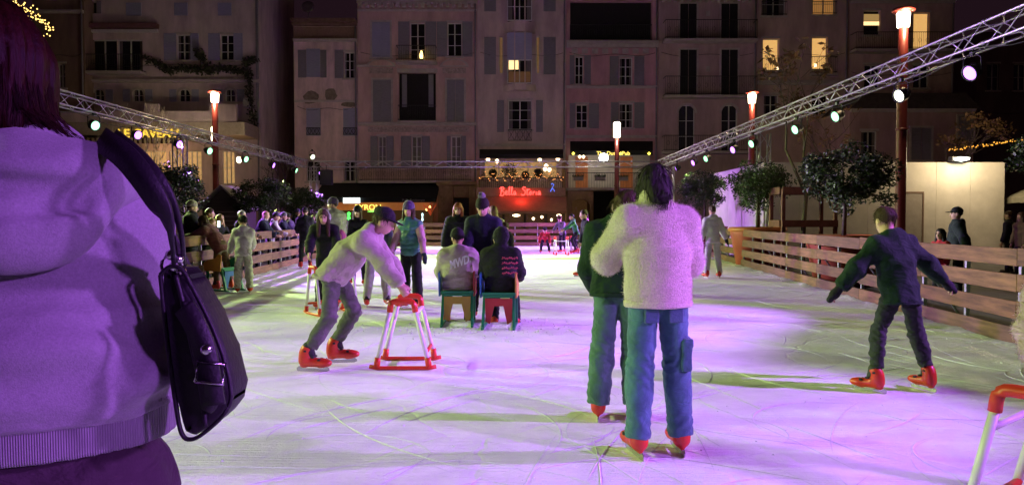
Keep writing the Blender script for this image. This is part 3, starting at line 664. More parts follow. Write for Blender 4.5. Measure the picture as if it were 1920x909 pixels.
p, q = rel(644, 371, 49.1), rel(675, 381, 49.1); MB().box(p.x, q.x, p.y - .08, p.y, q.z, p.z).build('light_box', E('white_lightbox', (.85, 1, .95), 4), bw)
text('BYRON', .52, E('yellow_sign', (1, .7, .12), 2.4), rel(690, 389, 51.4), bw, ext=.03, width=48 * 51.4 / F_PX)
text('PUB  Restaurant', .22, M('faded_white', (.35, .35, .38), .8), rel(775, 375.5, 49.05), bw, ext=.005)
for px, py, c, w2, h2 in ((654, 405, (.1, 1, .12), .13, .28), (792, 407, (.7, 1, 1), .07, .28), (702, 396, (.25, .9, .1), .5, .07)):
    p = rel(px, py, 51.6); MB().lathe([(.02, -h2), (w2, -h2 * .7), (w2 * .55, 0), (w2, h2 * .7), (.02, h2)], 10, p).build('neon_bottle', E('neon_%d' % px, c, 2.2), bw, True)
for px, py in ((664, 393), (632, 398), (640, 402), (800, 393), (806, 388)):
    MB().lathe([(.01, -.09), (.09, 0), (.01, .09)], 8, rel(px, py, 51.3)).build('bulb', E('warm_bulb', (1, .5, .15), 6), bw, True)
fl = rel(807, 390, 50.9); fb = MB()
for k in range(16):
    a = random.uniform(-1, 1); fb.tube([fl + Vector((0, 0, -.5)), fl + Vector((a * .25, random.uniform(-.2, .2), 0)), fl + Vector((a * .5, random.uniform(-.2, .2), random.uniform(.1, .5)))], .03, 5, .01)
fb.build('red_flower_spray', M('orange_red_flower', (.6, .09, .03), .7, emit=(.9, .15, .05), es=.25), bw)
# stone portal
st = empty('stone_portal', at(857, 449, 51.6), label='sandstone portal with dark doorway left of the neon restaurant', cat='portal'); o2 = st.location.copy()
mS = M('warm_sandstone', (.34, .22, .12), .85, .3, 2.5, .4, 16)
def rl(px, py, Y=51.6): return at(px, py, Y) - o2
for a, b2, y0, y1, d0, nm in ((822, 851, 348, 450, .5, 'pier'), (880, 893, 348, 450, .5, 'pier'), (851.2, 879.8, 348, 371, .45, 'lintel'), (820, 895, 341, 347.8, .7, 'cornice')):
    p, q = rl(a, y0), rl(b2, y1); MB().box(p.x, q.x, -d0, .38, q.z, p.z).build(nm, mS, st, bevel=.03)
p, q = rl(851.5, 371.5), rl(879.5, 449); MB().box(p.x, q.x, .1, .3, q.z, p.z).build('door', M('dark_door', (.02, .012, .01), .5), st)
# ---- bay-window house with neon restaurant
mD = stucco('grey_stucco', (.40, .34, .33))
f = Facade('grey house with bay windows above the red neon restaurant', 895, 1061.5, 52, -120, mD)
def bay(y0, y1):
    X0, X1, Z0, Z1 = f.r(944, y0, 1005, y1); d2 = .7; c = .75
    f.add(MB().poly([(X0, 0, Z0), (X0 + c, -d2, Z0), (X1 - c, -d2, Z0), (X1, 0, Z0), (X0, 0, Z1), (X0 + c, -d2, Z1), (X1 - c, -d2, Z1), (X1, 0, Z1)], [(0, 1, 5, 4), (1, 2, 6, 5), (2, 3, 7, 6), (4, 5, 6, 7), (3, 2, 1, 0)]), 'bay', mD)
bay(-60, -8); bay(44, 64); bay(160, 172)
for y0, y1 in ((-8, 44), (64, 160)):
    X0, X1, Z0, Z1 = f.r(944, y0, 1005, y1)
    for (xa, xb) in ((X0 + .72, X0 + .80), (X1 - .80, X1 - .72)): f.add(MB().box(xa, xb, -.7, -.6, Z0, Z1), 'bay_post', mD)
for cx0, cx1 in ((908, 930), (1019, 1042)): f.shut(cx0, 70, cx1, 140); f.shut(cx0, -40, cx1, 22)
f.box(951, 66, 997, 116, -.68, -.62, 'roller_blind', m_lav); f.win(951, 116, 997, 160, 2, 1, pane=m_pane, frame=False, rec=-.66); f.open.pop()
f.box(954, 117, 972, 134, -.645, -.60, 'lit_pane', m_lit2); f.box(954, 138, 994, 158, -.645, -.60, 'lit_pane', M('lit_dim', (.2, .1, .05), emit=(1, .5, .15), es=.04)); f.balcony(952, 134, 996, 160, slab=False)
for a, b2 in ((935, 944), (1005, 1013)): f.win(a, 68, b2, 138, 1, 1, pane=M('lit_side', (.3, .2, .1), emit=(1, .55, .18), es=.09), frame=False)
f.win(951, -8, 997, 44, 2, 2, frame=False, rec=-.66); f.open.pop(); f.balcony(952, 16, 996, 44, slab=False)
f.win(953, 188, 997, 243, 2, 3); f.balcony(953, 243, 997, 266, slab=False, cross=True); f.shut(932, 188, 945, 248); f.shut(1005, 188, 1018, 248); f.ledge(270, 275, .15); f.win(908, 300, 1045, 335, 5, 1, pane=M('terrace_glow', (.3, .2, .1), emit=(1, .55, .2), es=.34, var=.9, vs=3), frame=False); f.finish()
rs = empty('restaurant', at(977, 449, 51.9), label='restaurant front with lit terrace, dark upper awning and red lower awning', cat='restaurant'); o3 = rs.location.copy()
def r3(px, py, Y=51.9): return at(px, py, Y) - o3
def bx(parent, org, a, y0, b2, y1, Y, d0, d1, nm, mat):
    p, q = at(a, y0, Y) - org, at(b2, y1, Y) - org; return MB().box(p.x, q.x, p.y + d0, p.y + d1, q.z, p.z).build(nm, mat, parent)
def slope(parent, org, a, y0, Y0, b2, y1, Y1, nm, mat, val=.25):
    p, q = at(a, y0, Y0) - org, at(b2, y1, Y1) - org; pb = at(a, y1, Y1) - org; qt = at(b2, y0, Y0) - org
    MB().poly([(p.x, p.y, p.z), (qt.x, p.y, p.z), (q.x, q.y, q.z + val), (pb.x, q.y, q.z + val), (q.x, q.y, q.z), (pb.x, q.y, q.z), (p.x, p.y, p.z - .06), (qt.x, p.y, p.z - .06)], [(0, 1, 2, 3), (3, 2, 4, 5), (6, 5, 4, 7), (0, 3, 5, 6), (1, 7, 4, 2)]).build(nm, mat, parent)
slope(rs, o3, 899, 280, 51.9, 1056, 297, 49.6, 'upper_awning', M('black_canvas', (.008, .009, .012)))
bx(rs, o3, 893, 352, 1061, 368, 49.3, 0, 2.5, 'terrace_slab', M('beige_band', (.32, .22, .15), .8))
slope(rs, o3, 893, 369, 49.3, 1062, 400, 47.9, 'lower_awning', M('brick_canvas', (.42, .20, .14), .85, .12, 3), .14)
for a in (894, 1054): bx(rs, o3, a, 300, a + 6, 352, 49.4, 0, .25, 'pillar', mS)
b = MB()
for k in range(44): p = r3(900 + k * 3.6, 352, 49.35); b.box(p.x - .012, p.x + .012, p.y - .01, p.y + .01, p.z, p.z + .62)
p, q = r3(898, 352, 49.35), r3(1057, 352, 49.35); b.box(p.x, q.x, p.y - .02, p.y + .02, p.z + .62, p.z + .67); b.build('railing', m_iron, rs)
bx(rs, o3, 897, 400, 1058, 449, 51.7, 0, .1, 'glazing', M('bar_glass', (.02, .015, .012)))
for k in range(4): bx(rs, o3, 902 + k * 40, 402, 902 + k * 40 + 4, 449, 51.6, 0, .1, 'mullion', m_iron)
for px, py, s in ((968, 404, 1.6), (1016, 407, .6), (1048, 404, 1.0), (1000, 410, .6), (930, 409, .6), (1034, 412, .5)):
    p = r3(px, py, 51.4); MB().lathe([(.02, -.1), (.16 * s, -.03), (.16 * s, .05), (.02, .1)], 8, p).build('ceiling_lamp', E('warm_lamp', (1, .72, .42), 5), rs, True)
for px, py in ((1024, 311), (1030, 318), (1022, 317), (1012, 300), (1046, 298), (915, 299), (932, 302)):
    MB().lathe([(.02, -.16), (.13, -.05), (.13, .05), (.02, .14)], 8, r3(px, py, 50.4)).build('pendant_lamp', E('warm_lamp', (1, .72, .42), 5), rs, True)
sl = empty('string_lights', at(977, 333, 49.2), label='string of tiny warm fairy lights along the neon restaurant terrace', cat='string lights'); o4 = sl.location.copy(); b = MB(); wr = []
for k in range(74):
    p = at(899 + k * 2.15, 331 + 5 * math.sin(k * .9) + random.uniform(-4, 4), 49.2) - o4; wr.append(p); r0 = random.uniform(.014, .034); b.lathe([(.004, -r0), (r0, 0), (.004, r0)], 6, p)
tag(b.build('bulbs', E('fairy_bulb', (1, .36, .10), 2.6), sl), kind='stuff'); MB().tube(wr, .006, 3).build('wire', m_iron, sl)
gh = MB(); r5 = random.Random(5)
for k in range(900):
    p = at(r5.uniform(900, 1056), 334 + r5.gauss(0, 5), 49.35) - o4; d = Vector((r5.uniform(-1, 1), r5.uniform(-.6, .6), r5.uniform(-1, 1))) * .14; e = Vector((r5.uniform(-1, 1), 0, r5.uniform(-1, 1))) * .04; gh.poly([p, p + d, p + d + e], [(0, 1, 2)])
tag(gh.build('garland', M('garland_green', (.05, .03, .02), .8, c2=(.16, .04, .03)), sl), kind='stuff')
for px, py, rd in ((924, 325, .28), (955, 321, .55), (1009, 325, .32), (985, 328, .25)):
    sh = MB(); c = r3(px, py, 49.7); r4 = random.Random(px)
    for k in range(420):
        d = Vector((r4.gauss(0, 1), r4.gauss(0, 1), r4.gauss(0, 1))).normalized() * rd * r4.random() ** .4; p = c + d; u_ = Vector((r4.gauss(0, 1), r4.gauss(0, 1), r4.gauss(0, 1))).normalized() * .09; v_ = u_.cross(Vector((r4.gauss(0, 1), r4.gauss(0, 1), 1))).normalized() * .03; sh.poly([p - u_, p + v_, p + u_, p - v_], [(0, 1, 2, 3)])
    sh.build('potted_shrub', M('dark_leaf', (.02, .03, .012), .6), rs)
ns = empty('neon_sign', at(977, 359, 49.15), label='red neon handwriting Bella Storia on the restaurant band', cat='neon sign'); kx = 49.15 / F_PX
GL = {'B': [[(0, 0), (.15, 1.0)], [(-.15, .8), (.2, 1.05), (.55, .85), (.2, .55), (.6, .3), (.35, -.1), (-.15, -.05)]], 'e': [[(0, .22), (.3, .3), (.28, .5), (.08, .45), (.02, .15), (.2, 0), (.4, .1)]], 'l': [[(0, .1), (.2, .95), (.08, 1.0), (.04, .2), (.15, 0), (.28, .1)]],
      'a': [[(.35, .42), (.1, .42), (0, .15), (.15, 0), (.35, .35), (.34, .05), (.48, .05)]], 'S': [[(.6, .9), (.3, 1.05), (.08, .8), (.5, .5), (.45, .1), (.1, -.05), (-.15, .12)]], 't': [[(.15, .8), (.08, .15), (.2, 0), (.32, .08)], [(-.1, .62), (.6, .72)]],
      'o': [[(.18, .42), (0, .22), (.15, 0), (.35, .2), (.2, .42), (.4, .42)]], 'r': [[(.05, 0), (.1, .42), (.16, .3), (.4, .44)]], 'i': [[(.08, .42), (.06, .05), (.2, .03)]]}
def neon(word, x):
    b = MB(); h = 14 * kx
    for ch in word:
        for s in GL[ch]:
            P = [Vector((x * kx + px * h * .78, 0, (py - .45) * h)) for px, py in s]; Q = []
            for i in range(len(P) - 1):
                for t in (0, .25, .5, .75):
                    p0, p1, p2, p3 = P[max(i - 1, 0)], P[i], P[i + 1], P[min(i + 2, len(P) - 1)]
                    Q.append(.5 * (2 * p1 + (p2 - p0) * t + (2 * p0 - 5 * p1 + 4 * p2 - p3) * t * t + (3 * p1 - p0 - 3 * p2 + p3) * t ** 3))
            b.tube(Q + [P[-1]], .030, 6)
        x += {'B': 8.6, 'l': 4.6, 'S': 8.2, 'i': 4, 't': 5.2}.get(ch, 6.2)
    b.build('neon_tube', E('red_neon', (1, .05, .04), 5), ns, True)
neon('Bella', -38); neon('Storia', 2)
ld = bpy.data.lights.new('neon_light', 'POINT'); ld.energy = 55; ld.color = (1, .06, .04); ld.shadow_soft_size = .5; lo = bpy.data.objects.new('neon_light', ld); col.objects.link(lo); lo.parent = ns; lo.location = (0, -.5, -.5)
bn = empty('neon_bird', at(1035, 352, 49.1), label='small blue neon bird figure beside the red handwriting', cat='neon sign')
MB().tube([(-.1, 0, -.25), (0, 0, -.05), (.12, 0, .2), (.02, 0, .28), (-.06, 0, .2)], .025, 5).tube([(0, 0, -.05), (.12, 0, -.12), (.16, 0, -.25)], .022, 5).build('neon_tube', E('blue_neon', (.1, .2, 1), 1.6), bn, True)
# ---- pink house with pub terrace
mE = stucco('pink_stucco', (.40, .25, .27))
f = Facade('pink house with grey shutters and a pub terrace', 1062, 1234.5, 52, -120, mE)
X0, X1, Z0, Z1 = f.r(1069, 4, 1222, 74); f.open.append((X0, X1, Z0, Z1)); f.add(MB().box(X0, X1, .28, .32, Z0, Z1), 'roof_terrace', M('dark_interior', (.015, .012, .014)))
f.ledge(78, 90, .35); f.balcony(1068, 48, 1221, 78, .25)
for k in range(8): f.box(1072 + k * 19, 92, 1083 + k * 19, 101, -.1, -.001, 'corbel', m_stone)
for (a, b2, y0, y1, l0, l1, r0, r1) in ((1078, 1094, 106, 158, 1068, 1077, 1095, 1108), (1161, 1186, 108, 160, 1143, 1160, 1189, 1208), (1080, 1102, 196, 240, 1068, 1079, 1104, 1123), (1161, 1187, 194, 240, 1145, 1160, 1189, 1208)):
    f.win(a, y0, b2, y1, 2, 3); f.shut(l0, y0 - 2, l1, y1 + 1); f.shut(r0, y0 - 2, r1, y1 + 1)
f.ledge(161, 166, .15); f.ledge(254, 259, .15); f.finish()
pb = empty('pub_terrace', at(1145, 449, 51.9), label='pub terrace with black awning, white wall and iron railing', cat='pub'); o6 = pb.location.copy()
slope(pb, o6, 1069, 265, 51.9, 1224, 291, 50.0, 'awning', M('black_canvas', (.008, .009, .012)), .3)
bx(pb, o6, 1066, 291, 1218, 352, 51.85, -.04, 0, 'white_wall', M('lit_white_plaster', (.62, .57, .50), .8, .12, 2))
for a in (1079, 1163): bx(pb, o6, a, 294, a + 23, 352, 51.75, 0, .05, 'door', M('amber_door', (.35, .12, .05), .5, .4, 3, emit=(1, .3, .08), es=.10))
text('The Dutch Pub', .36, E('yellow_sign', (1, .7, .12), 2.4), at(1150, 288, 49.95) - o6, pb, ext=.02, width=62 * 50 / F_PX)
for px in (1075, 1217, 1164): MB().lathe([(.02, -.1), (.11, 0), (.02, .1)], 10, at(px, 288, 49.85) - o6).build('spot', E('yellow_bulb', (1, .85, .1), 3), pb, True)
MB().lathe([(.02, -.3), (.24, -.22), (.32, 0), (.24, .22), (.02, .3)], 14, at(1132, 296, 49.7) - o6).build('globe_lamp', E('white_globe', (1, 1, .92), 7), pb, True)
for px in (1087, 1094): MB().lathe([(.02, -.12), (.12, 0), (.02, .12)], 10, at(px, 294, 50.6) - o6).build('ceiling_lamp', E('warm_lamp', (1, .72, .42), 5), pb, True)
ld = bpy.data.lights.new('terrace_lamp', 'POINT'); ld.energy = 45; ld.color = (1, .85, .65); ld.shadow_soft_size = .3; lo = bpy.data.objects.new('terrace_lamp', ld); col.objects.link(lo); lo.parent = pb; lo.location = at(1132, 303, 49.6) - o6
bx(pb, o6, 1062, 352.5, 1222, 357, 49.5, 0, 2.35, 'terrace_slab', m_stone)
b = MB()
for k in range(52): p = at(1064 + k * 3, 352, 49.6) - o6; b.box(p.x - .01, p.x + .01, p.y - .01, p.y + .01, p.z, p.z + .95)
p, q = at(1063, 352, 49.6) - o6, at(1220, 352, 49.6) - o6; b.box(p.x, q.x, p.y - .025, p.y + .025, p.z + .95, p.z + 1.0); b.build('railing', m_iron, pb)
for px in (1084, 1125, 1168, 1206):
    pp = at(px, 333, 49.4) - o6; fb2 = MB().box(pp.x - .32, pp.x + .32, pp.y - .14, pp.y + .14, pp.z - .2, pp.z + .04); bo = fb2.build('flower_box', M('grey_flowerbox', (.3, .28, .28), .7), pb); lf = MB()
    for k in range(70): c = pp + Vector((random.uniform(-.34, .34), random.uniform(-.15, .15), .04)); lf.tube([c, c + Vector((random.uniform(-.12, .12), random.uniform(-.1, .1), random.uniform(.06, .26)))], .02, 3, .003)
    tag(lf.build('plants', M('dark_leaf', (.02, .03, .012), .6), bo), kind='stuff')
for a, b2 in ((1064, 1071), (1106, 1112)): bx(pb, o6, a, 357.3, b2, 450, 49.7, 0, 2, 'pier', mS)
pp, q = at(1071.3, 357.3, 49.7) - o6, at(1105.7, 405, 49.7) - o6; cx = (pp.x + q.x) / 2; rr = (q.x - pp.x) / 2; zc = at(0, 388, 49.7).z - o6.z
MB().prism([(pp.x, pp.z), (q.x, pp.z)] + [(cx + rr * math.cos(a), zc + rr * .85 * math.sin(a)) for a in np.linspace(0, math.pi, 15)], pp.y, pp.y + .5).build('arch', mS, pb)
bx(pb, o6, 1072, 370, 1105, 449, 51.6, 0, .1, 'doorway', M('bar_glass', (.02, .015, .012))); bx(pb, o6, 1113, 358, 1234, 449, 51.8, 0, .05, 'dark_shopfront', M('dark_interior', (.015, .012, .014)))
# ---- balcony house, lit-window house, far right house
mF = stucco('mauve_stucco', (.33, .26, .26))
f = Facade('mauve house with black double doors on long iron balconies', 1235, 1419.5, 52, -120, mF)
for y0, y1, by in ((8, 78, 43), (94, 182, 147)):
    for a in (1275, 1352): f.closed(a, y0, a + 31, y1 - 2, m_dsh)
    f.balcony(1243, by, 1413, y1, .85); f.box(1324, by - 22, 1331, by - 12, -.04, -.001, 'plaque', m_stone)
for a in (1272, 1352): f.win(a, 197, a + 31, 285, 2, 3, arch=True, frame=False, pane=M('dull_glass', (.03, .03, .04), .2))
f.balcony(1241, 256, 1413, 285, .85); f.ledge(-10, -2, .4, dent=True); f.finish()
f = Facade('beige house with two warmly lit windows behind the bare tree', 1420, 1591, 52, -120, stucco('beige_stucco', (.38, .31, .27)))
f.win(1429, -14, 1473, 30, 2, 2); f.balcony(1427, 4, 1475, 30, slab=False); f.win(1524, -14, 1566, 28, 2, 2, pane=M('lit_sliver', (.1, .05, .02), emit=(1, .45, .12), es=.3, var=.9, vs=.9)); f.balcony(1522, 4, 1568, 28, slab=False)
f.win(1430, 73, 1461, 132, 1, 1, pane=m_lit); f.win(1522, 70, 1552, 130, 1, 1, pane=m_lit); f.balcony(1427, 111, 1466, 140, .35); f.balcony(1519, 108, 1566, 139, .35)
for px, py in ((1459, 127), (1530, 122)): f.box(px - 2, py - 3, px + 2, py + 3, .1, .15, 'table_lamp', E('warm_lamp', (1, .72, .42), 5))
f.ledge(152, 160, .3); f.win(1432, 178, 1460, 215, 2, 2); f.win(1522, 178, 1552, 215, 2, 2); f.finish()
mH = stucco('rose_stucco', (.36, .28, .26))
f = Facade('rose house with a wide balcony and lit windows behind the lamp post', 1592, 1790, 52, -60, mH)
f.win(1619, 20, 1651, 66, 1, 1, pane=m_pane); f.box(1620, 40, 1650, 47, .14, .155, 'ceiling_glow', m_lit2); f.box(1620, 26, 1650, 39, .14, .155, 'ceiling_glow', M('lit_dim2', (.2, .15, .08), emit=(1, .6, .2), es=.35))
f.win(1712, 24, 1743, 96, 1, 1, pane=m_lit); f.balcony(1594, 66, 1788, 97, .9); f.ledge(2, 7, .25)
f.win(1620, 122, 1650, 165, 2, 2); f.win(1712, 122, 1742, 165, 2, 2); f.finish()
f = Facade('low house with dark roof and grey shutters behind the white hoarding', 1596, 1830, 46, 205, stucco('rose_stucco2', (.30, .22, .22)))
f.win(1614, 246, 1645, 300, 2, 2); f.closed(1708, 240, 1746, 300); f.closed(1796, 218, 1824, 262); f.ledge(205, 211, .3)
X0, X1, Z0, Z1 = f.r(1590, 176, 1836, 205); f.add(MB().prism([(X0, Z0), (X1, Z0), (X1 - 1, Z1), (X0 + 1, Z1)], -.3, 4), 'roof', M('dark_tile', (.05, .035, .035), .8, .3, 5, .5, 12)); f.finish()
f = Facade('dark far house under the night sky beyond the hoarding', 1832, 2080, 60, 60, stucco('dark_far', (.13, .09, .09)))
f.win(1850, 120, 1874, 170, 2, 2); f.win(1900, 120, 1924, 170, 2, 2); f.finish()
# climbing plant on the white house
def leaf_cloud(b, c, rad, n, size, r, squash=1):
    for _ in range(n):
        d = Vector((r.gauss(0, 1), r.gauss(0, 1), r.gauss(0, 1))).normalized() * rad * r.random() ** .45; d.z *= squash; p = Vector(c) + d
        u = Vector((r.gauss(0, 1), r.gauss(0, 1), r.gauss(0, .7))).normalized(); v = u.cross(Vector((r.gauss(0, 1), r.gauss(0, 1), r.gauss(0, 1)))).normalized(); s = size * r.uniform(.6, 1.3)
        b.poly([p - u * s, p + v * s * .45 + u * s * .1, p + u * s, p - v * s * .45 + u * s * .1], [(0, 1, 2, 3)])
r6 = random.Random(11); vine = empty('climbing_plant', at(470, 240, 49.7), label='dark climbing plant trained along the white house wall', cat='climbing plant'); o7 = vine.location.copy(); lf = MB(); stm = MB()
path = [(478, 235), (470, 190), (468, 150), (462, 118), (478, 112)]; path2 = [(466, 138), (440, 132), (415, 128), (395, 134), (378, 108), (372, 98)]; path3 = [(395, 134), (370, 132), (345, 128), (320, 134), (300, 122), (275, 112)]
for pth in (path, path2, path3):
    P = [at(x, y, 49.75) - o7 for x, y in pth]; stm.tube(P, .05, 5, .02)
    for a, b2 in zip(P, P[1:]):
        for t in np.linspace(0, 1, 5): leaf_cloud(lf, a.lerp(b2, t) + Vector((0, -.1, 0)), .34, 26, .13, r6, .9)
stm.build('stem', M('vine_bark', (.06, .045, .035), .9), vine); tag(lf.build('foliage', M('vine_leaf', (.025, .03, .02), .6, c2=(.05, .05, .03)), vine), kind='stuff')
# ------------------------------------------------------------------ white hoarding box
hd = empty('hoarding', (13.5, 27.5, -.04), label='tall white plywood hoarding with a door behind the barrier', cat='hoarding'); mW = M('white_plywood', (.62, .58, .52), .7, .16, .9, .1, 30)
X0, X1 = 9.2 - 13.5, 17.85 - 13.5; n = 7; pw = (X1 - X0) / n
dx0, dx1 = at(1703, 0, 27.5).x - 13.5, at(1735, 0, 27.5).x - 13.5; dz = at(0, 363, 27.5).z + .04
for i in range(n):
    a, b2 = X0 + i * pw + .004, X0 + (i + 1) * pw - .004
    MB().box(a, b2, 0, .05, 0, 3.53).build('panel', mW, hd)
MB().box(dx0, dx1, -.03, -.002, .05, dz).build('door', M('grey_door', (.34, .30, .27), .6, .1), hd); MB().box(dx0 - .05, dx1 + .05, -.045, -.002, dz + .002, dz + .07).box(dx0 - .06, dx0 - .004, -.045, -.002, .05, dz).box(dx1 + .004, dx1 + .06, -.045, -.002, .05, dz).build('door_frame', M('brown_door_frame', (.2, .13, .1), .6), hd)
for i in range(6): MB().box(X0 - .055, X0 - .005, .06 + i * 1.15, 1.19 + i * 1.15, 0, 3.53).build('side_panel', mW, hd)
MB().box(X1 + .005, X1 + .055, .06, 6.9, 0, 3.53).build('side_panel', mW, hd)
fl = empty('flood_light', (at(1800, 299, 27.3).x, 27.42, 3.5), label='small white flood light clipped to the hoarding top', cat='flood light')
MB().box(-.3, .3, -.16, .1, .02, .18).build('housing', m_blk, fl); MB().lathe([(.02, -.1), (.24, -.05), (.27, .02), (.02, .06)], 12, (0, -.2, .1)).build('lens', E('flood_white', (.95, 1, .9), 8), fl, True)
ld = bpy.data.lights.new('flood', 'POINT'); ld.energy = 300; ld.color = (1, .78, .46); ld.shadow_soft_size = .15; lo = bpy.data.objects.new('flood', ld); col.objects.link(lo); lo.parent = fl; lo.location = (0, -1.3, .35)

# ------------------------------------------------------------------ ball trees in planters
m_bark = M('bark', (.075, .055, .042), .9, .3, 12, .6, 40)
m_leaf = M('laurel_leaf', (.018, .040, .014), .45, c2=(.045, .075, .022), vs=3)
def ball_tree(x, y, zc, rad, label, sq=.72, planter=None, trunk_z=0, leaves=4200, seed=1):
    r = random.Random(seed); root = empty('planter_tree', (x, y, trunk_z), label=label, cat='tree', group='clipped planter trees')
    h = zc - trunk_z; t = MB().tube([(0, 0, 0), (.02, .01, h * .45), (-.02, 0, h * .85)], .055, 8, .035)
    for k in range(11):
        a = k * 2.4; t.tube([(-.02, 0, h * .8), (math.cos(a) * rad * .4, math.sin(a) * rad * .4, h + rad * .12), (math.cos(a) * rad * .8, math.sin(a) * rad * .8, h + rad * r.uniform(-.2, .6) * sq)], .022, 5, .006)
    t.build('trunk', m_bark, root, True); b = MB()
    for k in range(46):
        d = Vector((r.gauss(0, 1), r.gauss(0, 1), r.gauss(0, 1))).normalized() * rad * r.uniform(.45, .98); d.z *= sq
        leaf_cloud(b, Vector((0, 0, h)) + d, rad * r.uniform(.2, .34), leaves * 17 // 460, .046, r, .85)
    b.build('crown', m_leaf, root)
    if planter:
        pr, ph = planter; p = empty('planter', (x, y, -.04), label='round red planter tub holding ' + label.split(' with ')[0], cat='planter')
        MB().lathe([(pr * .72, 0), (pr * .94, ph - .14), (pr * .95, ph - .1)], 28).build('tub', M('red_planter', (.33, .06, .04), .5, .15, 4), p, True)
        MB().lathe([(pr * .9, ph - .1), (pr * 1.0, ph - .1), (pr * 1.02, ph - .04), (pr * .98, ph + .03), (pr * .88, ph + .03), (pr * .86, ph - .03)], 28).build('rim', M('orange_rim', (.42, .12, .04), .5, .2, 6), p, True)
        MB().lathe([(.01, ph - .03), (pr * .87, ph - .035)], 24).build('soil', M('soil', (.05, .035, .025), .95, .4, 20, .8, 50), p)
ball_tree(7.75, 30.5, 2.55, 1.05, 'clipped tree beside the hoarding corner', planter=(.9, 1.15), trunk_z=1.1, seed=1)
ball_tree(7.62, 23.5, 2.52, 1.08, 'clipped tree before the truss tower', planter=(.87, 1.2), trunk_z=1.15, seed=2)
ball_tree(7.45, 17.0, 2.28, 1.06, 'clipped tree beside the red lamp post', planter=(.85, 1.1), trunk_z=1.05, seed=3, leaves=5200)
ball_tree(10.95, 14.9, 2.55, 1.05, 'clipped tree at the hoarding end', trunk_z=-.04, seed=4)
for x, y, zc, rad, lb, sd in ((-10.1, 22.5, 2.35, 1.05, 'dark clipped tree behind the spectator in the beige beanie', 5), (-9.6, 29.0, 2.3, 1.05, 'dark clipped tree between the spectators and the wall lamp', 6), (-9.4, 34.0, 2.1, 1.0, 'clipped tree tinted green beside the far truss corner', 7)):
    ball_tree(x, y, zc, rad, lb, trunk_z=-.04, seed=sd, leaves=4600)
# bare trees
def bare_tree(x, y, H, label, mat, seed, spread=1.6, leaves=0, multi=1):
    r = random.Random(seed); root = empty('bare_tree', (x, y, -.04), label=label, cat='tree'); b = MB(); tips = []
    def grow(p, d, L, rad, dep):
        q = p + d * L; m = p.lerp(q, .5) + Vector((r.gauss(0, .03), r.gauss(0, .03), 0)) * L; b.tube([p, m, q], rad, 6 if dep < 2 else 4, rad * .62)
        if dep >= 5 or L < .12: tips.append(q); return
        for _ in range(2 if dep < 2 else r.choice([2, 2, 3])):
            nd = (d + Vector((r.gauss(0, .42), r.gauss(0, .42), r.gauss(.12, .22))) * spread * .6).normalized(); grow(q, nd, L * r.uniform(.62, .82), rad * .6, dep + 1)
    for k in range(multi): grow(Vector((r.uniform(-.1, .1) * (multi > 1), 0, 0)), Vector((r.uniform(-.12, .12) * multi, 0, 1)).normalized(), H * .34, .09 / multi ** .5, 0)
    b.build('trunk', mat, root, True)
    if leaves:
        lf = MB()
        for t in tips: leaf_cloud(lf, t, .22, leaves, .11, r)
        lf.build('crown', M('dry_leaf', (.10, .055, .025), .7, c2=(.16, .09, .035)), root)
bare_tree(8.55, 22.3, 6.4, 'bare young tree with few dry leaves inside a wooden guard', m_bark, 21, leaves=5)
bare_tree(-16.2, 33.0, 5.6, 'pale bare bush tree before the restaurant with yellow sign', M('pale_bark', (.40, .36, .33), .8, .2), 22, .55, multi=4)
bare_tree(-11.6, 37.5, 4.6, 'thin bare tree near the wall lamp', m_bark, 23)
bare_tree(15.2, 36, 6.5, 'bare tree behind the hoarding', m_bark, 24, leaves=4)
bare_tree(17.5, 31.5, 6.0, 'brown bare tree past the hoarding end below the fairy-light line', m_bark, 25, leaves=6)
gd = empty('tree_guard', (8.55, 22.3, -.04), label='dark red wooden guard frame round the bare young tree', cat='tree guard'); mG = M('guard_wood', (.13, .04, .035), .7, .3, 5)
for sx in (-1, 1):
    for sy in (-1, 1): MB().box(sx * .75 - .05, sx * .75 + .05, sy * .5 - .05, sy * .5 + .05, 0, 2.35).build('post', mG, gd, bevel=.006)
for z in (1.25, 2.2):
    for sy in (-1, 1): MB().box(-.8, .8, sy * .5 + sy * .052, sy * .5 + sy * .09, z, z + .2).build('rail', mG, gd, bevel=.005)
    for sx in (-1, 1): MB().box(sx * .802, sx * .84, -.44, .44, z, z + .2).build('rail', mG, gd, bevel=.005)
# fairy-light line and parasol at far right
fl2 = empty('string_lights', at(1860, 268, 36), label='orange fairy-light rope strung above the hoarding end', cat='string lights'); P = [at(1782 + k * 6, 280 - 20 * (k / 23) ** 1.3 + random.uniform(-1, 1), 36) - fl2.location for k in range(28)]; MB().tube(P, .015, 4).build('rope', m_iron, fl2); b = MB()
for p in P:
    for _ in range(3): q = p + Vector((random.uniform(-.08, .08), 0, random.uniform(-.05, .05))); b.lathe([(.005, -.03), (.03, 0), (.005, .03)], 6, q)
tag(b.build('bulbs', E('amber_bulb', (1, .42, .05), 2), fl2), kind='stuff')
ps = empty('market_parasol', (at(1990, 0, 27).x, 27, -.04), label='pale market parasol at the hoarding end', cat='parasol'); MB().tube([(0, 0, 0), (0, 0, 3.0)], .04, 8).build('pole', m_blk, ps, True)
for k in range(8):
    a0, a1 = k * math.pi / 4, (k + 1) * math.pi / 4; MB().poly([(0, 0, 3.05), (1.6 * math.cos(a0), 1.6 * math.sin(a0), 2.25), (1.6 * math.cos(a1), 1.6 * math.sin(a1), 2.25), (1.6 * math.cos(a0), 1.6 * math.sin(a0), 2.05), (1.6 * math.cos(a1), 1.6 * math.sin(a1), 2.05)], [(0, 1, 2), (1, 3, 4, 2)]).build('canopy_panel', M('pale_canvas', (.20, .19, .14), .8), ps)
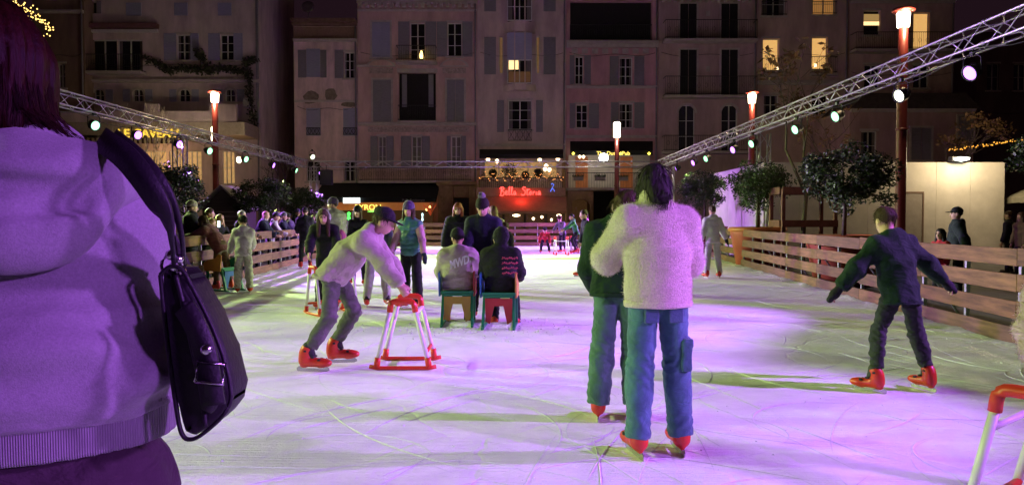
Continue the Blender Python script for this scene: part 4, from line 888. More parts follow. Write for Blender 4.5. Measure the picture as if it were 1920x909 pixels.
MB().lathe([(.02, -.08), (.1, 0), (.02, .08)], 10, (-.55, -.5, 1.75)).build('bulb', E('yellow_bulb', (1, .85, .1), 3), ps, True)
# wooden hut with lit gable on the left
ht = empty('wooden_hut', (at(412, 0, 29).x, 29, -.04), label='small wooden hut with white-edged gable roof among the trees', cat='hut')
for k in range(11): MB().box(-.75, .75, -.02, .0, .05 + k * .17, .05 + k * .17 + .16).build('board', M('hut_wood', (.10, .085, .075), .8, .3, 5, stretch=(.5, 5, 5)), ht)
MB().prism([(-.75, 1.92), (.75, 1.92), (0, 2.62)], -.02, 1.6).build('gable', M('hut_wood', (.1, .085, .075)), ht)
for s in (-1, 1): MB().poly([(0, -.2, 2.72), (s * .95, -.2, 1.84), (s * .95, 1.7, 1.84), (0, 1.7, 2.72), (0, -.2, 2.79), (s * .95, -.2, 1.91), (s * .95, 1.7, 1.91), (0, 1.7, 2.79)], [(0, 1, 2, 3), (4, 7, 6, 5), (0, 4, 5, 1), (2, 6, 7, 3), (1, 5, 6, 2), (0, 3, 7, 4)]).build('roof_slope', M('white_roof_felt', (.5, .48, .45), .7), ht)
for s in (-1, 1): MB().box(s * .75 - .01, s * .75 + .01, 0, 1.6, .05, 1.9).build('side_wall', M('hut_wood', (.1, .085, .075)), ht)
wl = empty('wall_lamp', at(448, 300, 47.6), label='warm wall lamp glowing beside the striped-awning restaurant', cat='lamp'); MB().lathe([(.05, -.2), (.16, -.1), (.16, .12), (.06, .2)], 10).build('lantern', E('warm_lamp', (1, .72, .42), 5), wl, True); MB().box(-.03, .03, 0, 2.3, .2, .24).build('bracket', m_iron, wl)
ld = bpy.data.lights.new('lamp', 'POINT'); ld.energy = 25; ld.color = (1, .55, .2); lo = bpy.data.objects.new('lamp', ld); col.objects.link(lo); lo.parent = wl; lo.location = (0, -.4, 0)
ld = bpy.data.lights.new('lamp', 'POINT'); ld.energy = 70; ld.color = (1, .6, .25); ld.shadow_soft_size = .5; lo = bpy.data.objects.new('awning_lamp', ld); col.objects.link(lo); lo.parent = FX['A'].root; lo.location = at(290, 285, 48.5) - FX['A'].o

# ------------------------------------------------------------------ skating aids and sled chairs
m_pvc = M('white_tube', (.72, .70, .70), .4, .06, 6); m_redp = M('red_plastic', (.62, .045, .02), .38, .1, 6)
def arc_tube(b, pts, r, n=10, cut=.05):
    P = [Vector(p) for p in pts]; out = [P[0]]
    for i in range(1, len(P) - 1):
        a = P[i] + (P[i - 1] - P[i]).normalized() * cut; c = P[i] + (P[i + 1] - P[i]).normalized() * cut
        for t in np.linspace(0, 1, 5): out.append(a * (1 - t) ** 2 + P[i] * 2 * t * (1 - t) + c * t * t)
    b.tube(out + [P[-1]], r, n)
def skating_aid(x, y, rz, label, H=.72, gap=.6, z=0):
    root = empty('skating_aid', (x, y, z), rz, label, 'skating aid', 'red and white tube skating aids'); rr = .022
    for s in (-1, 1):
        xx = s * gap / 2; t = .11; bt = .24
        b = MB(); arc_tube(b, [(xx, -t - .012, H - .10), (xx, -t, H), (xx, t, H), (xx, t + .012, H - .10)], .029); b.build('handle', m_redp, root, True)
        for q in (-1, 1):
            MB().tube([(xx, q * (t + .012), H - .10), (xx, q * bt, .10)], rr, 10).build('leg', m_pvc, root, True)
            MB().tube([(xx, q * bt, .12), (xx, q * (bt + .01), .03)], .03, 10).build('foot', m_redp, root, True)
        MB().tube([(xx, -bt - .08, .035), (xx, -bt, .02), (xx, bt, .02), (xx, bt + .08, .035)], .02, 8).build('runner', m_redp, root, True)
    MB().tube([(-gap / 2, .13, .55), (gap / 2, .13, .55)], .018, 8).build('crossbar', m_pvc, root, True); MB().tube([(-gap / 2, .22, .16), (gap / 2, .22, .16)], .018, 8).build('crossbar', m_redp, root, True)
    return root
m_green = M('green_plastic', (.02, .22, .12), .4, .1); m_blue = M('blue_plastic', (.03, .12, .45), .4, .1); m_yel = M('ochre_board', (.45, .28, .05), .5, .1); m_rbd = M('red_board', (.42, .03, .04), .5, .1); m_org = M('orange_board', (.55, .25, .06), .5, .1)
def sled_chair(x, y, rz, label, back, left, right, w2=.41, H=.72):
    root = empty('sled_chair', (x, y, 0), rz, label, 'sled chair', 'coloured sled chairs'); h = w2 / 2
    for s in (-1, 1):      # rear green uprights (towards -y), leaning
        MB().poly([(s * h - .018, -.30, 0), (s * h + .018, -.30, 0), (s * h + .018, -.24, 0), (s * h - .018, -.24, 0), (s * h * .95 - .016, -.16, .44), (s * h * .95 + .016, -.16, .44), (s * h * .95 + .016, -.11, .44), (s * h * .95 - .016, -.11, .44)], [(0, 3, 2, 1), (4, 5, 6, 7), (0, 1, 5, 4), (1, 2, 6, 5), (2, 3, 7, 6), (3, 0, 4, 7)]).build('leg', m_green, root)
        MB().box(s * h - .018, s * h + .018, .25, .30, .03, .44).build('leg', m_green, root)
        MB().box(s * h - .014, s * h + .014, -.36, .40, 0, .03).build('runner', m_green, root, bevel=.006)
        ol = [(-.16, .40), (.30, .40), (.34, .55), (.22, .62), (-.02, .66), (-.12, .74), (-.20, .72)]
        MB().prism(ol, 0, .022, Matrix.Translation((s * (h + .03) - .011 + .0, 0, 0)) @ Matrix.Rotation(math.pi / 2, 4, 'Z') @ Matrix.Translation((0, -.011, 0))).build('side_board', left if s < 0 else right, root)
    MB().box(-h + .02, h - .02, -.20, .30, .405, .435).build('seat', m_green, root, bevel=.006)
    MB().box(-h - .015, h + .015, -.185, -.165, .436, .475).build('rear_bar', m_green, root, bevel=.005)
    ol = [(-h + .025, .40), (h - .025, .40), (h - .03, .10), (h - .09, .06), (.06, .30), (-.06, .30), (-h + .09, .06), (-h + .03, .10)]
    MB().prism(ol, -.215, -.195).build('notched_panel', back, root)
    return root
p = ground(857, 612); CH1 = sled_chair(p.x, p.y + .25, 0, 'green-legged sled chair with ochre notched panel under the beige hoodie', m_yel, m_blue, m_rbd)
p = ground(937, 617); CH2 = sled_chair(p.x, p.y + .25, R(-4), 'green-legged sled chair with red notched panel under the black hooded sitter', m_rbd, m_blue, m_org)
p = ground(425, 546); sled_chair(p.x - .1, p.y + .2, R(60), 'sled chair with blue and orange boards beside the child in lilac', m_blue, m_org, m_green)
p = ground(622, 588); skating_aid(p.x, p.y, 0, 'red and white tube skating aid held by girl with earmuffs').rotation_euler = (0, 0, R(38))
bpy.data.objects['skating_aid'].scale = (1, 1, 1)
p = ground(762, 684); skating_aid(p.x, p.y, R(-90), 'red and white tube skating aid pushed by the bent skater in beige', H=.66, gap=.5)
skating_aid(2.40, 3.34, R(38), 'red and white tube skating aid pushed by the child in pale pink')
p = ground(1052, 478); skating_aid(p.x, p.y, R(10), 'small red and white skating aid far off beside the crouching red jacket', gap=.5)
p = ground(1092, 476); skating_aid(p.x - .2, p.y + .3, R(0), 'skating aid far off under the boy in green jacket', gap=.5)

spk = empty('loudspeaker', at(612, 332, 40.9), label='black loudspeaker box hung beside the far truss tower', cat='loudspeaker')
MB().box(-.32, .32, -.2, .2, -.42, .38).build('cabinet', M('speaker_black', (.012, .012, .02), .6), spk, bevel=.02); MB().box(-.28, .28, -.215, -.201, -.38, .34).build('grille', m_blk, spk); MB().tube([(0, 0, .38), (0, 0, .62)], .02, 6).build('hanger', m_blk, spk)
fl3 = empty('string_lights', at(60, 30, 30), label='golden fairy lights on a tree behind the dark red hair', cat='string lights'); r7 = random.Random(4); bb = MB(); wr3 = []
for k in range(70):
    p = at(20 + k * 1.1 + r7.gauss(0, 4), 8 + 50 * (k / 70) ** 1.5 + r7.gauss(0, 7), 30) - fl3.location; wr3.append(p); bb.lathe([(.004, -.03), (.03, 0), (.004, .03)], 5, p)
tag(bb.build('bulbs', E('gold_bulb', (1, .6, .15), 4), fl3), kind='stuff'); MB().tube(wr3, .006, 3).build('wire', m_iron, fl3)
# ------------------------------------------------------------------ people
def nrm(v): v = np.asarray(v, float); return v / max(1e-9, np.linalg.norm(v))
def dirn(f, o, s=1): f, o = R(f), R(o); return np.array([s * math.sin(o), math.cos(o) * math.sin(f), -math.cos(o) * math.cos(f)])
SKIN = M('skin', (.55, .33, .24), .55, .08, 8); SKIN2 = M('skin_tan', (.42, .25, .17), .55, .08, 8)
H_BR, H_BK, H_BL, H_RD = [M(n_, c_, .6, .45, 30, .5, 60, stretch=(5, 5, .6), spec=.25) for n_, c_ in (('hair_brown', (.06, .032, .018)), ('hair_black', (.014, .010, .009)), ('hair_blond', (.30, .19, .09)), ('hair_ginger', (.30, .09, .03)))]
H_GR = M('hair_grey', (.30, .28, .27), .6, .3, 40)
def cloth(name, c, var=.14, bump=.35, bs=220, sheen=.2, rough=.85, wr=.42):
    new = name not in MATS; sheen = sheen if max(c) > .12 else .03; m = M(name, c, rough, var, 7, bump, bs, sheen=sheen, bd=.004, spec=.2 if rough > .6 else .4)
    if new: creases(m, wr)
    return m
def creases(m, wr, scale=7):
    nt = m.node_tree; old = next(n for n in nt.nodes if n.type == 'BUMP'); tc = next(n for n in nt.nodes if n.type == 'TEX_COORD')
    n = nt.nodes.new('ShaderNodeTexNoise'); n.inputs['Scale'].default_value = scale; n.inputs['Detail'].default_value = 3; n.inputs['Distortion'].default_value = 1.6
    mp = nt.nodes.new('ShaderNodeMapping'); mp.inputs['Scale'].default_value = (1, 1, 1.7); mp.inputs['Rotation'].default_value = (.3, .25, 0)
    nt.links.new(tc.outputs['Object'], mp.inputs[0]); nt.links.new(mp.outputs[0], n.inputs['Vector'])
    b = nt.nodes.new('ShaderNodeBump'); b.inputs['Strength'].default_value = wr; b.inputs['Distance'].default_value = .05
    nt.links.new(n.outputs[0], b.inputs['Height']); nt.links.new(b.outputs[0], old.inputs['Normal'])
C_BLACK = cloth('black_cloth', (.016, .016, .019)); C_DKGRN = cloth('dark_green_cloth', (.007, .024, .013)); C_NAVY = cloth('navy_cloth', (.02, .022, .045)); C_DENIM = cloth('denim', (.060, .15, .19), .3, .5, 300, wr=.32)
C_GREYL = cloth('light_grey_fleece', (.48, .46, .47)); C_LILAC = cloth('lilac_fleece', (.52, .45, .56)); C_BEIGE = cloth('beige_cloth', (.36, .31, .26)); C_OLIVE = cloth('olive_trousers', (.10, .105, .085)); C_WHITE = cloth('white_cloth', (.6, .58, .56))
C_TEAL = cloth('teal_shell', (.05, .20, .19), rough=.4); C_MAROON = cloth('maroon_cloth', (.13, .035, .05)); C_RED = cloth('red_cloth', (.50, .03, .04)); C_GREEN = cloth('green_cloth', (.03, .16, .06)); C_PINK = cloth('pink_fleece', (.55, .30, .38)); C_PURP = cloth('purple_cloth', (.10, .06, .18)); C_GREY = cloth('mid_grey_cloth', (.16, .155, .16)); C_BROWN = cloth('brown_cloth', (.10, .06, .04)); C_SLATE = cloth('slate_cloth', (.10, .11, .17))
m_boot = M('red_skate_plastic', (.55, .035, .015), .35, .1, 10, spec=.5); m_liner = M('black_liner', (.02, .02, .02), .7); m_steel = M('steel_blade', (.5, .5, .52), .25, .1, metal=.9); m_shoe = M('dark_shoe', (.04, .035, .035), .6)
m_eye = M('dark_eye', (.015, .01, .008), .15, 0); m_lip = M('lip', (.35, .12, .10), .5, .1)
SK = {}
def skate_meshes():
    d = SDF(); d.cap((0, -.03, .15), (0, -.018, .215), .05, .055, fl=(V3(0, 1, 0), 1.15)).cap((0, -.04, .10), (0, .13, .085), .046, .040, k=.04).ell((0, .165, .083), (.047, .06, .037), k=.03).cap((0, -.05, .10), (0, -.045, .17), .05, .05, k=.03)
    d.box((0, .03, .068), (.006, .115, .022), None, .004, k=.016).box((0, -.05, .052), (.005, .02, .016), None, .003, k=.01).box((0, .11, .052), (.005, .02, .016), None, .003, k=.01)
    Vv, Q = d.mesh(.009); SK['boot'] = npmesh('skate', Vv, Q); SK['boot'].materials.append(m_boot)
    l = SDF(); l.cap((0, -.018, .19), (0, -.012, .235), .05, .05).cap((0, .03, .15), (0, .01, .235), .036, .034, k=.03); Vv, Q = l.mesh(.012); SK['liner'] = npmesh('liner', Vv, Q); SK['liner'].materials.append(m_liner)
    SK['blade'] = MB().prism([(-.10, .05), (-.125, .03), (-.12, .004), (-.10, 0), (.17, 0), (.20, .012), (.195, .032), (.17, .05), (.13, .03), (-.07, .03)], -.0024, .0024, Matrix.Rotation(math.pi / 2, 4, 'Z')).mesh('blade'); SK['blade'].materials.append(m_steel)
    b = MB()
    for z, y in ((.20, -.02), (.14, .05), (.115, .11)): b.box(-.062 if z > .15 else -.05, .062 if z > .15 else .05, y - .012, y + .012, z - .008 + (.0), z + .01)
    SK['strap'] = b.mesh('buckle_strap'); SK['strap'].materials.append(m_liner)
    s = SDF(); s.cap((0, -.04, .05), (0, .15, .04), .043, .038).cap((0, -.03, .06), (0, -.02, .13), .042, .045, k=.03).box((0, .05, .012), (.036, .13, .004), None, .008, k=.02); Vv, Q = s.mesh(.014); SK['shoe'] = npmesh('shoe', Vv, Q); SK['shoe'].materials.append(m_shoe)
skate_meshes()
def person(label, loc, yaw=0, H=1.7, lean=4, side=0, twist=0, head=(0, 0), aL=(5, 8, 15, 2), aR=(5, 8, 15, 2), lL=(0, 4, 0, 3), lR=(0, 4, 0, 3), fy=(8, 8), root_z=None, tuck=False, res=.014, top=C_BLACK, bot=C_BLACK, thick=.025, hem=.16, hood=None, puff=0, hoodc=None, sleeve=None, wide=1.0, legw=1.0, flare=1.0,
           hair='short', hairc=None, hat=None, hatc=None, feet='skate', skin=None, gloves=None, eyes=False, scarf=None, folds=.008, group=None, curl=25, cat='person', vest=None, fuzz=0, botf=.008):
    u = H / 1.75; hs = u * (1.75 / H) ** .55; skin = skin or SKIN; hairc = hairc or H_BR; seed = abs(hash(label)) % 9999 if False else sum(map(ord, label)) % 9999
    ln = lambda k: R(lean * k)
    def updir(a, s): v = np.array([math.sin(R(s)), math.sin(a) * math.cos(R(s)), math.cos(a) * math.cos(R(s))]); return v
    up0, up1, up2 = updir(ln(.35), side * .3), updir(ln(.8), side * .7), updir(ln(1.0), side)
    P = np.zeros(3); C1 = P + up1 * .22 * u; N = C1 + up2 * .27 * u; tw = R(twist); sd = np.array([math.cos(tw), math.sin(tw), 0]); sd = nrm(sd - up2 * (sd @ up2)); fw = np.cross(up2, sd)
    hp, hy = R(head[0] + lean * .55), R(head[1]); hf = np.array([-math.sin(hy) * math.cos(hp), math.cos(hy) * math.cos(hp), -math.sin(hp)]); hr = nrm(np.cross(hf, [0, 0, 1])); hu = np.cross(hr, hf)
    HM = np.stack([hr, hf, hu], 1); HC = N + nrm(up2 * .55 + hu * .45) * .10 * u + hu * .085 * hs
    hd = lambda x, y, z: HC + HM @ (np.array([x, y, z]) * hs)
    S, Eb, Wr, Hd = {}, {}, {}, {}
    for s, a in ((-1, aL), (1, aR)):
        S[s] = N - up2 * .065 * u + sd * s * .165 * u * min(1.15, wide); d1 = dirn(a[0], a[1], s); d2 = dirn(a[2], a[3], s); Eb[s] = S[s] + d1 * .285 * u; Wr[s] = Eb[s] + d2 * .245 * u; Hd[s] = d2
    Hp, Kn, An, Sh = {}, {}, {}, {}
    for s, a in ((-1, lL), (1, lR)):
        Hp[s] = P + np.array([s * .088 * u, 0, -.045 * u]); Kn[s] = Hp[s] + dirn(a[0], a[1], s) * .425 * u; Sh[s] = dirn(a[2], a[3], s); An[s] = Kn[s] + Sh[s] * .41 * u
    sole = .17 if feet == 'skate' else .075
    k_sc = max(.8, u) if feet == 'skate' else u
    zmin = min(An[-1][2], An[1][2]) - sole * k_sc
    z0 = -zmin if root_z is None else root_z
    off = np.array([0, 0, z0])
    for D in (S, Eb, Wr, Hp, Kn, An):
        for s in D: D[s] = D[s] + off
    P, C1, N, HC = P + off, C1 + off, N + off, HC + off
    root = empty('person', loc, R(yaw), label, cat, group)
    FY = (fw, .70)
    # body: one continuous surface
    b = SDF(); b.cap(P, C1, .128 * u, .12 * u, fl=(fw, .78)).cap(C1, N - up2 * .09 * u, .125 * u, .13 * u, fl=FY, k=.04).cap(S[-1], S[1], .052 * u, k=.05).cap(N - up2 * .04 * u, N + (HC - N) * .7, .055 * u, .05 * u, k=.03)
    b.ell(hd(0, -.008, .022), np.array([.077, .096, .098]) * hs, HM).ell(hd(0, .022, -.055), np.array([.056, .068, .068]) * hs, HM, k=.045 * hs)
    b.cap(hd(0, .088, .005), hd(0, .107, -.03), .010 * hs, .0155 * hs, k=.018).ell(hd(0, .082, -.066), np.array([.024, .012, .010]) * hs, HM, k=.014)
    for s in (-1, 1):
        b.ell(hd(s * .078, -.008, -.012), np.array([.013, .024, .034]) * hs, HM, k=.012).ell(hd(s * .033, .094, .012), np.array([.018, .014, .012]) * hs, HM, k=.014, mode='s')
        b.cap(S[s], Eb[s], .050 * u, .040 * u, k=.03).cap(Eb[s], Wr[s], .040 * u, .028 * u, k=.02).cap(Hp[s], Kn[s], .070 * u, .048 * u, k=.04).cap(Kn[s], An[s], .047 * u, .034 * u, k=.03).cap(An[s] - Sh[s] * .0, An[s] + np.array([0, .04, -.03]) * u, .04 * u, .035 * u, k=.03)
        # hand: palm, four curled fingers, thumb from the side of the palm
        d = Hd[s]; pn = nrm(np.cross(d, [0, 1.0, .2])) ; side_v = nrm(np.cross(pn, d)); pn = nrm(np.cross(d, side_v)) * s
        hsz = u * 1.0; pc = Wr[s] + d * .085 * hsz; b.cap(Wr[s] + d * .01, pc, .027 * hsz, .036 * hsz, k=.02, fl=(pn, .55))
        for i, (o, L) in enumerate(((-.027, .068), (-.009, .08), (.009, .075), (.027, .06))):
            c1, c2 = R(curl), R(curl * 2.4); base = pc + side_v * o * hsz + d * .012 * hsz; e1 = base + (d * math.cos(c1) - pn * math.sin(c1)) * L * .55 * hsz; e2 = e1 + (d * math.cos(c2) - pn * math.sin(c2)) * L * .5 * hsz
            b.cap(base, e1, .0095 * hsz, .009 * hsz, k=.006).cap(e1, e2, .009 * hsz, .008 * hsz, k=.004)
        tb = Wr[s] + d * .035 * hsz + side_v * .024 * hsz * (1 if side_v[1] > 0 else -1); td = nrm(d * .8 + side_v * (1 if side_v[1] > 0 else -1) * .6 - pn * .35)
        b.cap(tb, tb + td * .04 * hsz, .0125 * hsz, .011 * hsz, k=.012).cap(tb + td * .04 * hsz, tb + (td + d * .5) * .055 * hsz, .011 * hsz, .009 * hsz, k=.005)
    b.build('body', skin, root, min(res, .012))
    # upper garment
    t = thick * u; W = wide
    j = SDF(); hb = P - up0 * hem * u
    j.cyl(hb, C1 + up1 * .02 * u, (.150 * u + t) * W, (.142 * u + t) * W, fl=(fw, .74), k=.05).cap(C1, N - up2 * .11 * u, (.130 * u + t) * W, (.138 * u + t) * W, fl=(fw, .74), k=.06).cap(S[-1] - up2 * .01, S[1] - up2 * .01, .056 * u + t * .8, k=.07)
    j.cap(N - up2 * .05 * u, N + (HC - N) * .22, .066 * u + t * .5, .062 * u + t * .5, k=.03)
    if vest is None:
        for s in (-1, 1): j.cap(S[s], Eb[s], .056 * u + t, .048 * u + t * 1.05, k=.05).cyl(Eb[s], Eb[s] + (Wr[s] - Eb[s]) * .97, .048 * u + t * 1.05, .038 * u + t * .75, k=.03).cap(Eb[s], Eb[s] + (Wr[s] - Eb[s]) * .75, .049 * u + t * 1.05, .042 * u + t * .8, k=.02)
    if hood == 'down': j.ell(N - fw * .075 * u + up2 * .01 * u, np.array([.125, .075, .085]) * u, np.stack([sd, fw, up2], 1), k=.03).ell(N - fw * .03 * u + up2 * .055 * u, np.array([.078, .055, .06]) * u, np.stack([sd, fw, up2], 1), k=.02, mode='s')
    if hood == 'up': j.ell(hd(0, -.022, .012), np.array([.108, .118, .138]) * hs, HM, k=.03).ell(hd(0, .10, -.005), np.array([.078, .085, .108]) * hs, HM, k=.015, mode='s')
    if hood == 'collar': j.cap(N - up2 * .02 * u, N + (HC - N) * .42, .10 * u, .10 * u, k=.03)
    fz = (folds, 13 / u, (1, 1, 1.25), seed)
    def post(V, Nn):
        o = np.zeros(len(V))
        if puff: o += .012 * np.abs(np.sin((V @ up1) * math.pi / .075)) ** .6
        if fuzz: o += fuzz * (np.random.default_rng(5).random(len(V)) - .3)
        return V + Nn * o[:, None]
    jo = j.build('jacket', top, root, res, fz, post if (puff or fuzz) else None)
    if fuzz:
        me = jo.data; nv = len(me.vertices); co = np.zeros(nv * 3, np.float32); no = np.zeros(nv * 3, np.float32); me.vertices.foreach_get('co', co); me.vertices.foreach_get('normal', no); co, no = co.reshape(-1, 3), no.reshape(-1, 3); rg = np.random.default_rng(3)
        ix = rg.integers(0, nv, 26000); p = co[ix] + rg.normal(size=(26000, 3)) * res * .4; n_ = no[ix]; d_ = n_ * .0045 + rg.normal(size=(26000, 3)) * .0055; s_ = np.cross(n_, rg.normal(size=(26000, 3))); s_ /= np.linalg.norm(s_, axis=1)[:, None] + 1e-6
        Vt = np.stack([p - s_ * .0016, p + s_ * .0016, p + d_], 1).reshape(-1, 3); tag(link('fleece_pile', npmesh('fleece_pile', Vt, np.arange(78000).reshape(-1, 3), False), top, jo), kind='stuff')
    if res <= .013 and vest is None:
        for s in (-1, 1):
            e = Eb[s] + (Wr[s] - Eb[s]) * .98; dd = nrm(Wr[s] - Eb[s]); cu = SDF(); cu.cyl(e - dd * .035, e + dd * .012, .041 * u + t * .6, .036 * u + t * .45, k=.01); cu.build('cuff', top, root, .008)
        hm_ = SDF(); hm_.cyl(hb - up0 * .006, hb + up0 * .03 * u, (.150 * u + t) * W + .002, (.150 * u + t) * W + .005, fl=(fw, .74), k=.01); hm_.build('hem', top, root, .009, (folds * .6, 13 / u, (1, 1, .6), seed))
    if vest is not None:
        jj = SDF()
        for s in (-1, 1): jj.cap(S[s], Eb[s], .056 * u + t * .6, .046 * u + t * .6, k=.04).cyl(Eb[s], Eb[s] + (Wr[s] - Eb[s]) * .97, .046 * u + t * .6, .036 * u + t * .5, k=.03)
        jj.cap(S[-1], S[1], .05 * u, k=.03); jj.build('sweater', vest, root, res, (folds, 15, (1, 1, 1), seed))
    if gloves is not None:
        for s in (-1, 1):
            g = SDF(); pc = Wr[s] + Hd[s] * .085 * u; g.cap(Wr[s] - Hd[s] * .03, pc, .04 * u, .046 * u, k=.02).cap(pc, pc + Hd[s] * .075 * u, .042 * u, .032 * u, k=.02).cap(Wr[s] + Hd[s] * .04 * u, Wr[s] + Hd[s] * .09 * u + np.array([0, .04, 0]) * u, .018, .016, k=.015); g.build('glove', gloves, root, res)
    # trousers
    q = SDF(); q.ell(P - np.array([0, 0, .02 * u]), np.array([.150, .118, .13]) * u, k=.04)
    for s in (-1, 1):
        q.cap(Hp[s], Kn[s], .092 * u * (1 + (legw - 1) * .5), .068 * u * legw, k=.03 if s < 0 else .015).cap(Kn[s], Kn[s] + Sh[s] * .2 * u, .068 * u * legw, .064 * u * legw, k=.02).cyl(Kn[s], An[s] + Sh[s] * (-.07 if tuck else .045 if feet == 'skate' else .03) * u, .068 * u * legw, max(.066 if feet == 'skate' else 0, .062 * legw * flare) * u, k=.03)
    def knees(V, Nn):
        o = np.zeros(len(V))
        for s in (-1, 1):
            for c, w_, am in ((Kn[s], .07, .005), (An[s] - Sh[s] * .04, .06, .0045), (Hp[s] + (Kn[s] - Hp[s]) * .25, .06, .003)):
                dd = np.linalg.norm(V - c, axis=1); ax_ = (V - c) @ Sh[s]; o += am * (1 - 2 * np.abs(np.sin(ax_ * 44 + V[:, 0] * 34 * s + 1.8 * np.sin(V[:, 1] * 24 + ax_ * 9)))) * np.exp(-(np.maximum(0, dd - .05) / w_) ** 2)
        return V + Nn * o[:, None]
    q.build('trousers', bot, root, res, (botf, 15 / u, (1, 1, 1.5), seed + 1), knees if res <= .013 else None)
    # feet
    for s, a in ((-1, fy[0]), (1, fy[1])):
        sh = Sh[s]; pitch = 0.0
        if root_z is not None or An[s][2] - sole * k_sc > .06: pitch = -min(1.0, max(-1.0, math.atan2(sh[1], -sh[2]))) * .8
        m = Matrix.Translation(An[s]) @ Matrix.Rotation(-R(a) * s, 4, 'Z') @ Matrix.Rotation(-pitch, 4, 'X') @ Matrix.Scale(k_sc, 4) @ Matrix.Translation((0, .024 if feet == 'skate' else 0, -sole))
        if feet == 'skate':
            o = link('skate', SK['boot'], None, root); o.matrix_local = m; 
            for nm in ('liner', 'blade', 'strap'): link({'strap': 'buckle_strap'}.get(nm, nm), SK[nm], None, o)
        else: link('shoe', SK['shoe'], None, root).matrix_local = m
    # hair
    if hair:
        h = SDF(); r2 = .012 if res < .016 else .016; t0 = thick
        if hair == 'short': h.ell(hd(0, -.016, .034), np.array([.086, .103, .10]) * hs, HM).ell(hd(0, .085, -.03), np.array([.075, .07, .075]) * hs, HM, k=.02, mode='s').box(hd(0, .1, -.155), np.array([.2, .11, .075]) * hs, HM, .0, k=.015, mode='s').box(hd(0, -.1, -.20), np.array([.2, .2, .09]) * hs, HM, .0, k=.015, mode='s')
        else:
            h.ell(hd(0, -.016, .03), np.array([.088, .106, .104]) * hs, HM).ell(hd(0, .09, -.035), np.array([.066, .07, .085]) * hs, HM, k=.02, mode='s')
            L = {'long': .30, 'mid': .16, 'bob': .085}[hair]
            h.cap(hd(0, -.075, -.02), hd(0, -.085, -.02) - np.array([0, 0, L * hs]) - fw * (.02 + t0 * 1.1), .085 * hs, .07 * hs, k=.04, fl=(hf, .6))
            for s in (-1, 1): h.cap(hd(s * .068, .0, .0), hd(s * .080, -.005 if hair == 'bob' else .012, -.03) - np.array([0, 0, L * .9 * hs]) + fw * .015, .04 * hs, .03 * hs, k=.03)
        if hair == 'bob':
            for s in (-1, 1): h.cap(hd(s * .062, .02, -.02), hd(s * .056, .03, -.10), .036 * hs, .034 * hs, k=.03)
        ho = h.build('hair', hairc, root, r2, (.006, 60, (1, 1, .25), seed))
        if res <= .012:
            me = ho.data; nv = len(me.vertices); co = np.zeros(nv * 3, np.float32); no = np.zeros(nv * 3, np.float32); me.vertices.foreach_get('co', co); me.vertices.foreach_get('normal', no); co, no = co.reshape(-1, 3), no.reshape(-1, 3)
            sb = MB(); rr = random.Random(seed); ctr = HC + hu * .09 * hs - hf * .03
            for i in rr.sample(range(nv), min(nv, 700)):
                n_ = no[i]; g_ = np.array([0, 0, -1.0]) + nrm(co[i] - ctr) * .6; t_ = nrm(g_ - n_ * (g_ @ n_)); L_ = rr.uniform(.03, .07) if hair == 'short' else rr.uniform(.06, .12); p_ = co[i] - n_ * .002
                sb.tube([p_, p_ + t_ * L_ * .5 + n_ * .003, p_ + t_ * L_ + n_ * rr.uniform(-.002, .003)], .0018, 3, .0006)
            tag(sb.build('loose_hair', hairc, ho, True), kind='stuff')
    if hat:
        hm = hatc or C_BLACK; h = SDF(); r2 = .01 if res < .016 else .014
        if hat in ('beanie', 'pom'):
            h.ell(hd(0, -.014, .05), np.array([.096, .112, .108]) * hs, HM).box(hd(0, 0, -.09), np.array([.2, .2, .105]) * hs, HM, .0, k=.01, mode='s'); h.cyl(hd(0, -.01, .02), hd(0, -.015, .065), .107 * hs, .105 * hs, k=.012, fl=(hr, .9)); o = h.build('beanie', hm, root, r2, (.003, 60, (1, 1, .3), 3))
            if hat == 'pom': pm = SDF(); pm.ell(hd(0, -.02, .185), np.array([.05, .05, .045]) * hs, HM); pm.build('pompom', C_GREY, o, .01, (.012, 90, (1, 1, 1), 4))
        elif hat in ('cap', 'capback'):
            h.ell(hd(0, -.012, .045), np.array([.092, .108, .098]) * hs, HM).box(hd(0, 0, -.075), np.array([.2, .2, .105]) * hs, HM, .0, k=.008, mode='s'); sg = 1 if hat == 'cap' else -1
            h.ell(hd(0, sg * .12, .04), np.array([.072, .082, .011]) * hs, HM, k=.01); h.build('cap', hm, root, r2)
        elif hat == 'fur':
            h.ell(hd(0, -.012, .07), np.array([.108, .122, .10]) * hs, HM).box(hd(0, 0, -.06), np.array([.2, .2, .085]) * hs, HM, .0, k=.02, mode='s').cap(hd(.02, -.02, .15), hd(.03, -.03, .19), .04 * hs, .03 * hs, k=.03); h.build('fur_hat', hm, root, r2, (.005, 40, (1, 1, 1), 3))
        elif hat == 'muffs':
            bd = SDF(); pts = [hd(.094 * math.cos(a), -.005, .015 + .112 * math.sin(a)) for a in np.linspace(0, math.pi, 11)]
            for a, c in zip(pts, pts[1:]): bd.cap(a, c, .010 * hs, k=.006)
            for s in (-1, 1): bd.ell(hd(s * .095, -.005, -.01), np.array([.028, .048, .052]) * hs, HM, k=.01)
            bd.build('earmuffs', hm, root, .009, (.005, 80, (1, 1, 1), 3))
    if eyes:
        for s in (-1, 1): link('eye', SK.setdefault('eye', MB().lathe([(.001, -.0095), (.006, -.007), (.0105, 0), (.006, .007), (.001, .0095)], 10).mesh('eye')), m_eye, root, True).matrix_local = Matrix.Translation(hd(s * .033, .084, .012) + off * 0)
        mo = SDF(); mo.cap(hd(-.02, .091, -.066), hd(.02, .091, -.066), .0055 * hs); mo.build('lips', m_lip, root, .005)
        for s in (-1, 1): bw2 = SDF(); bw2.cap(hd(s * .018, .094, .033), hd(s * .05, .082, .034), .0055 * hs); bw2.build('eyebrow', hairc, root, .005)
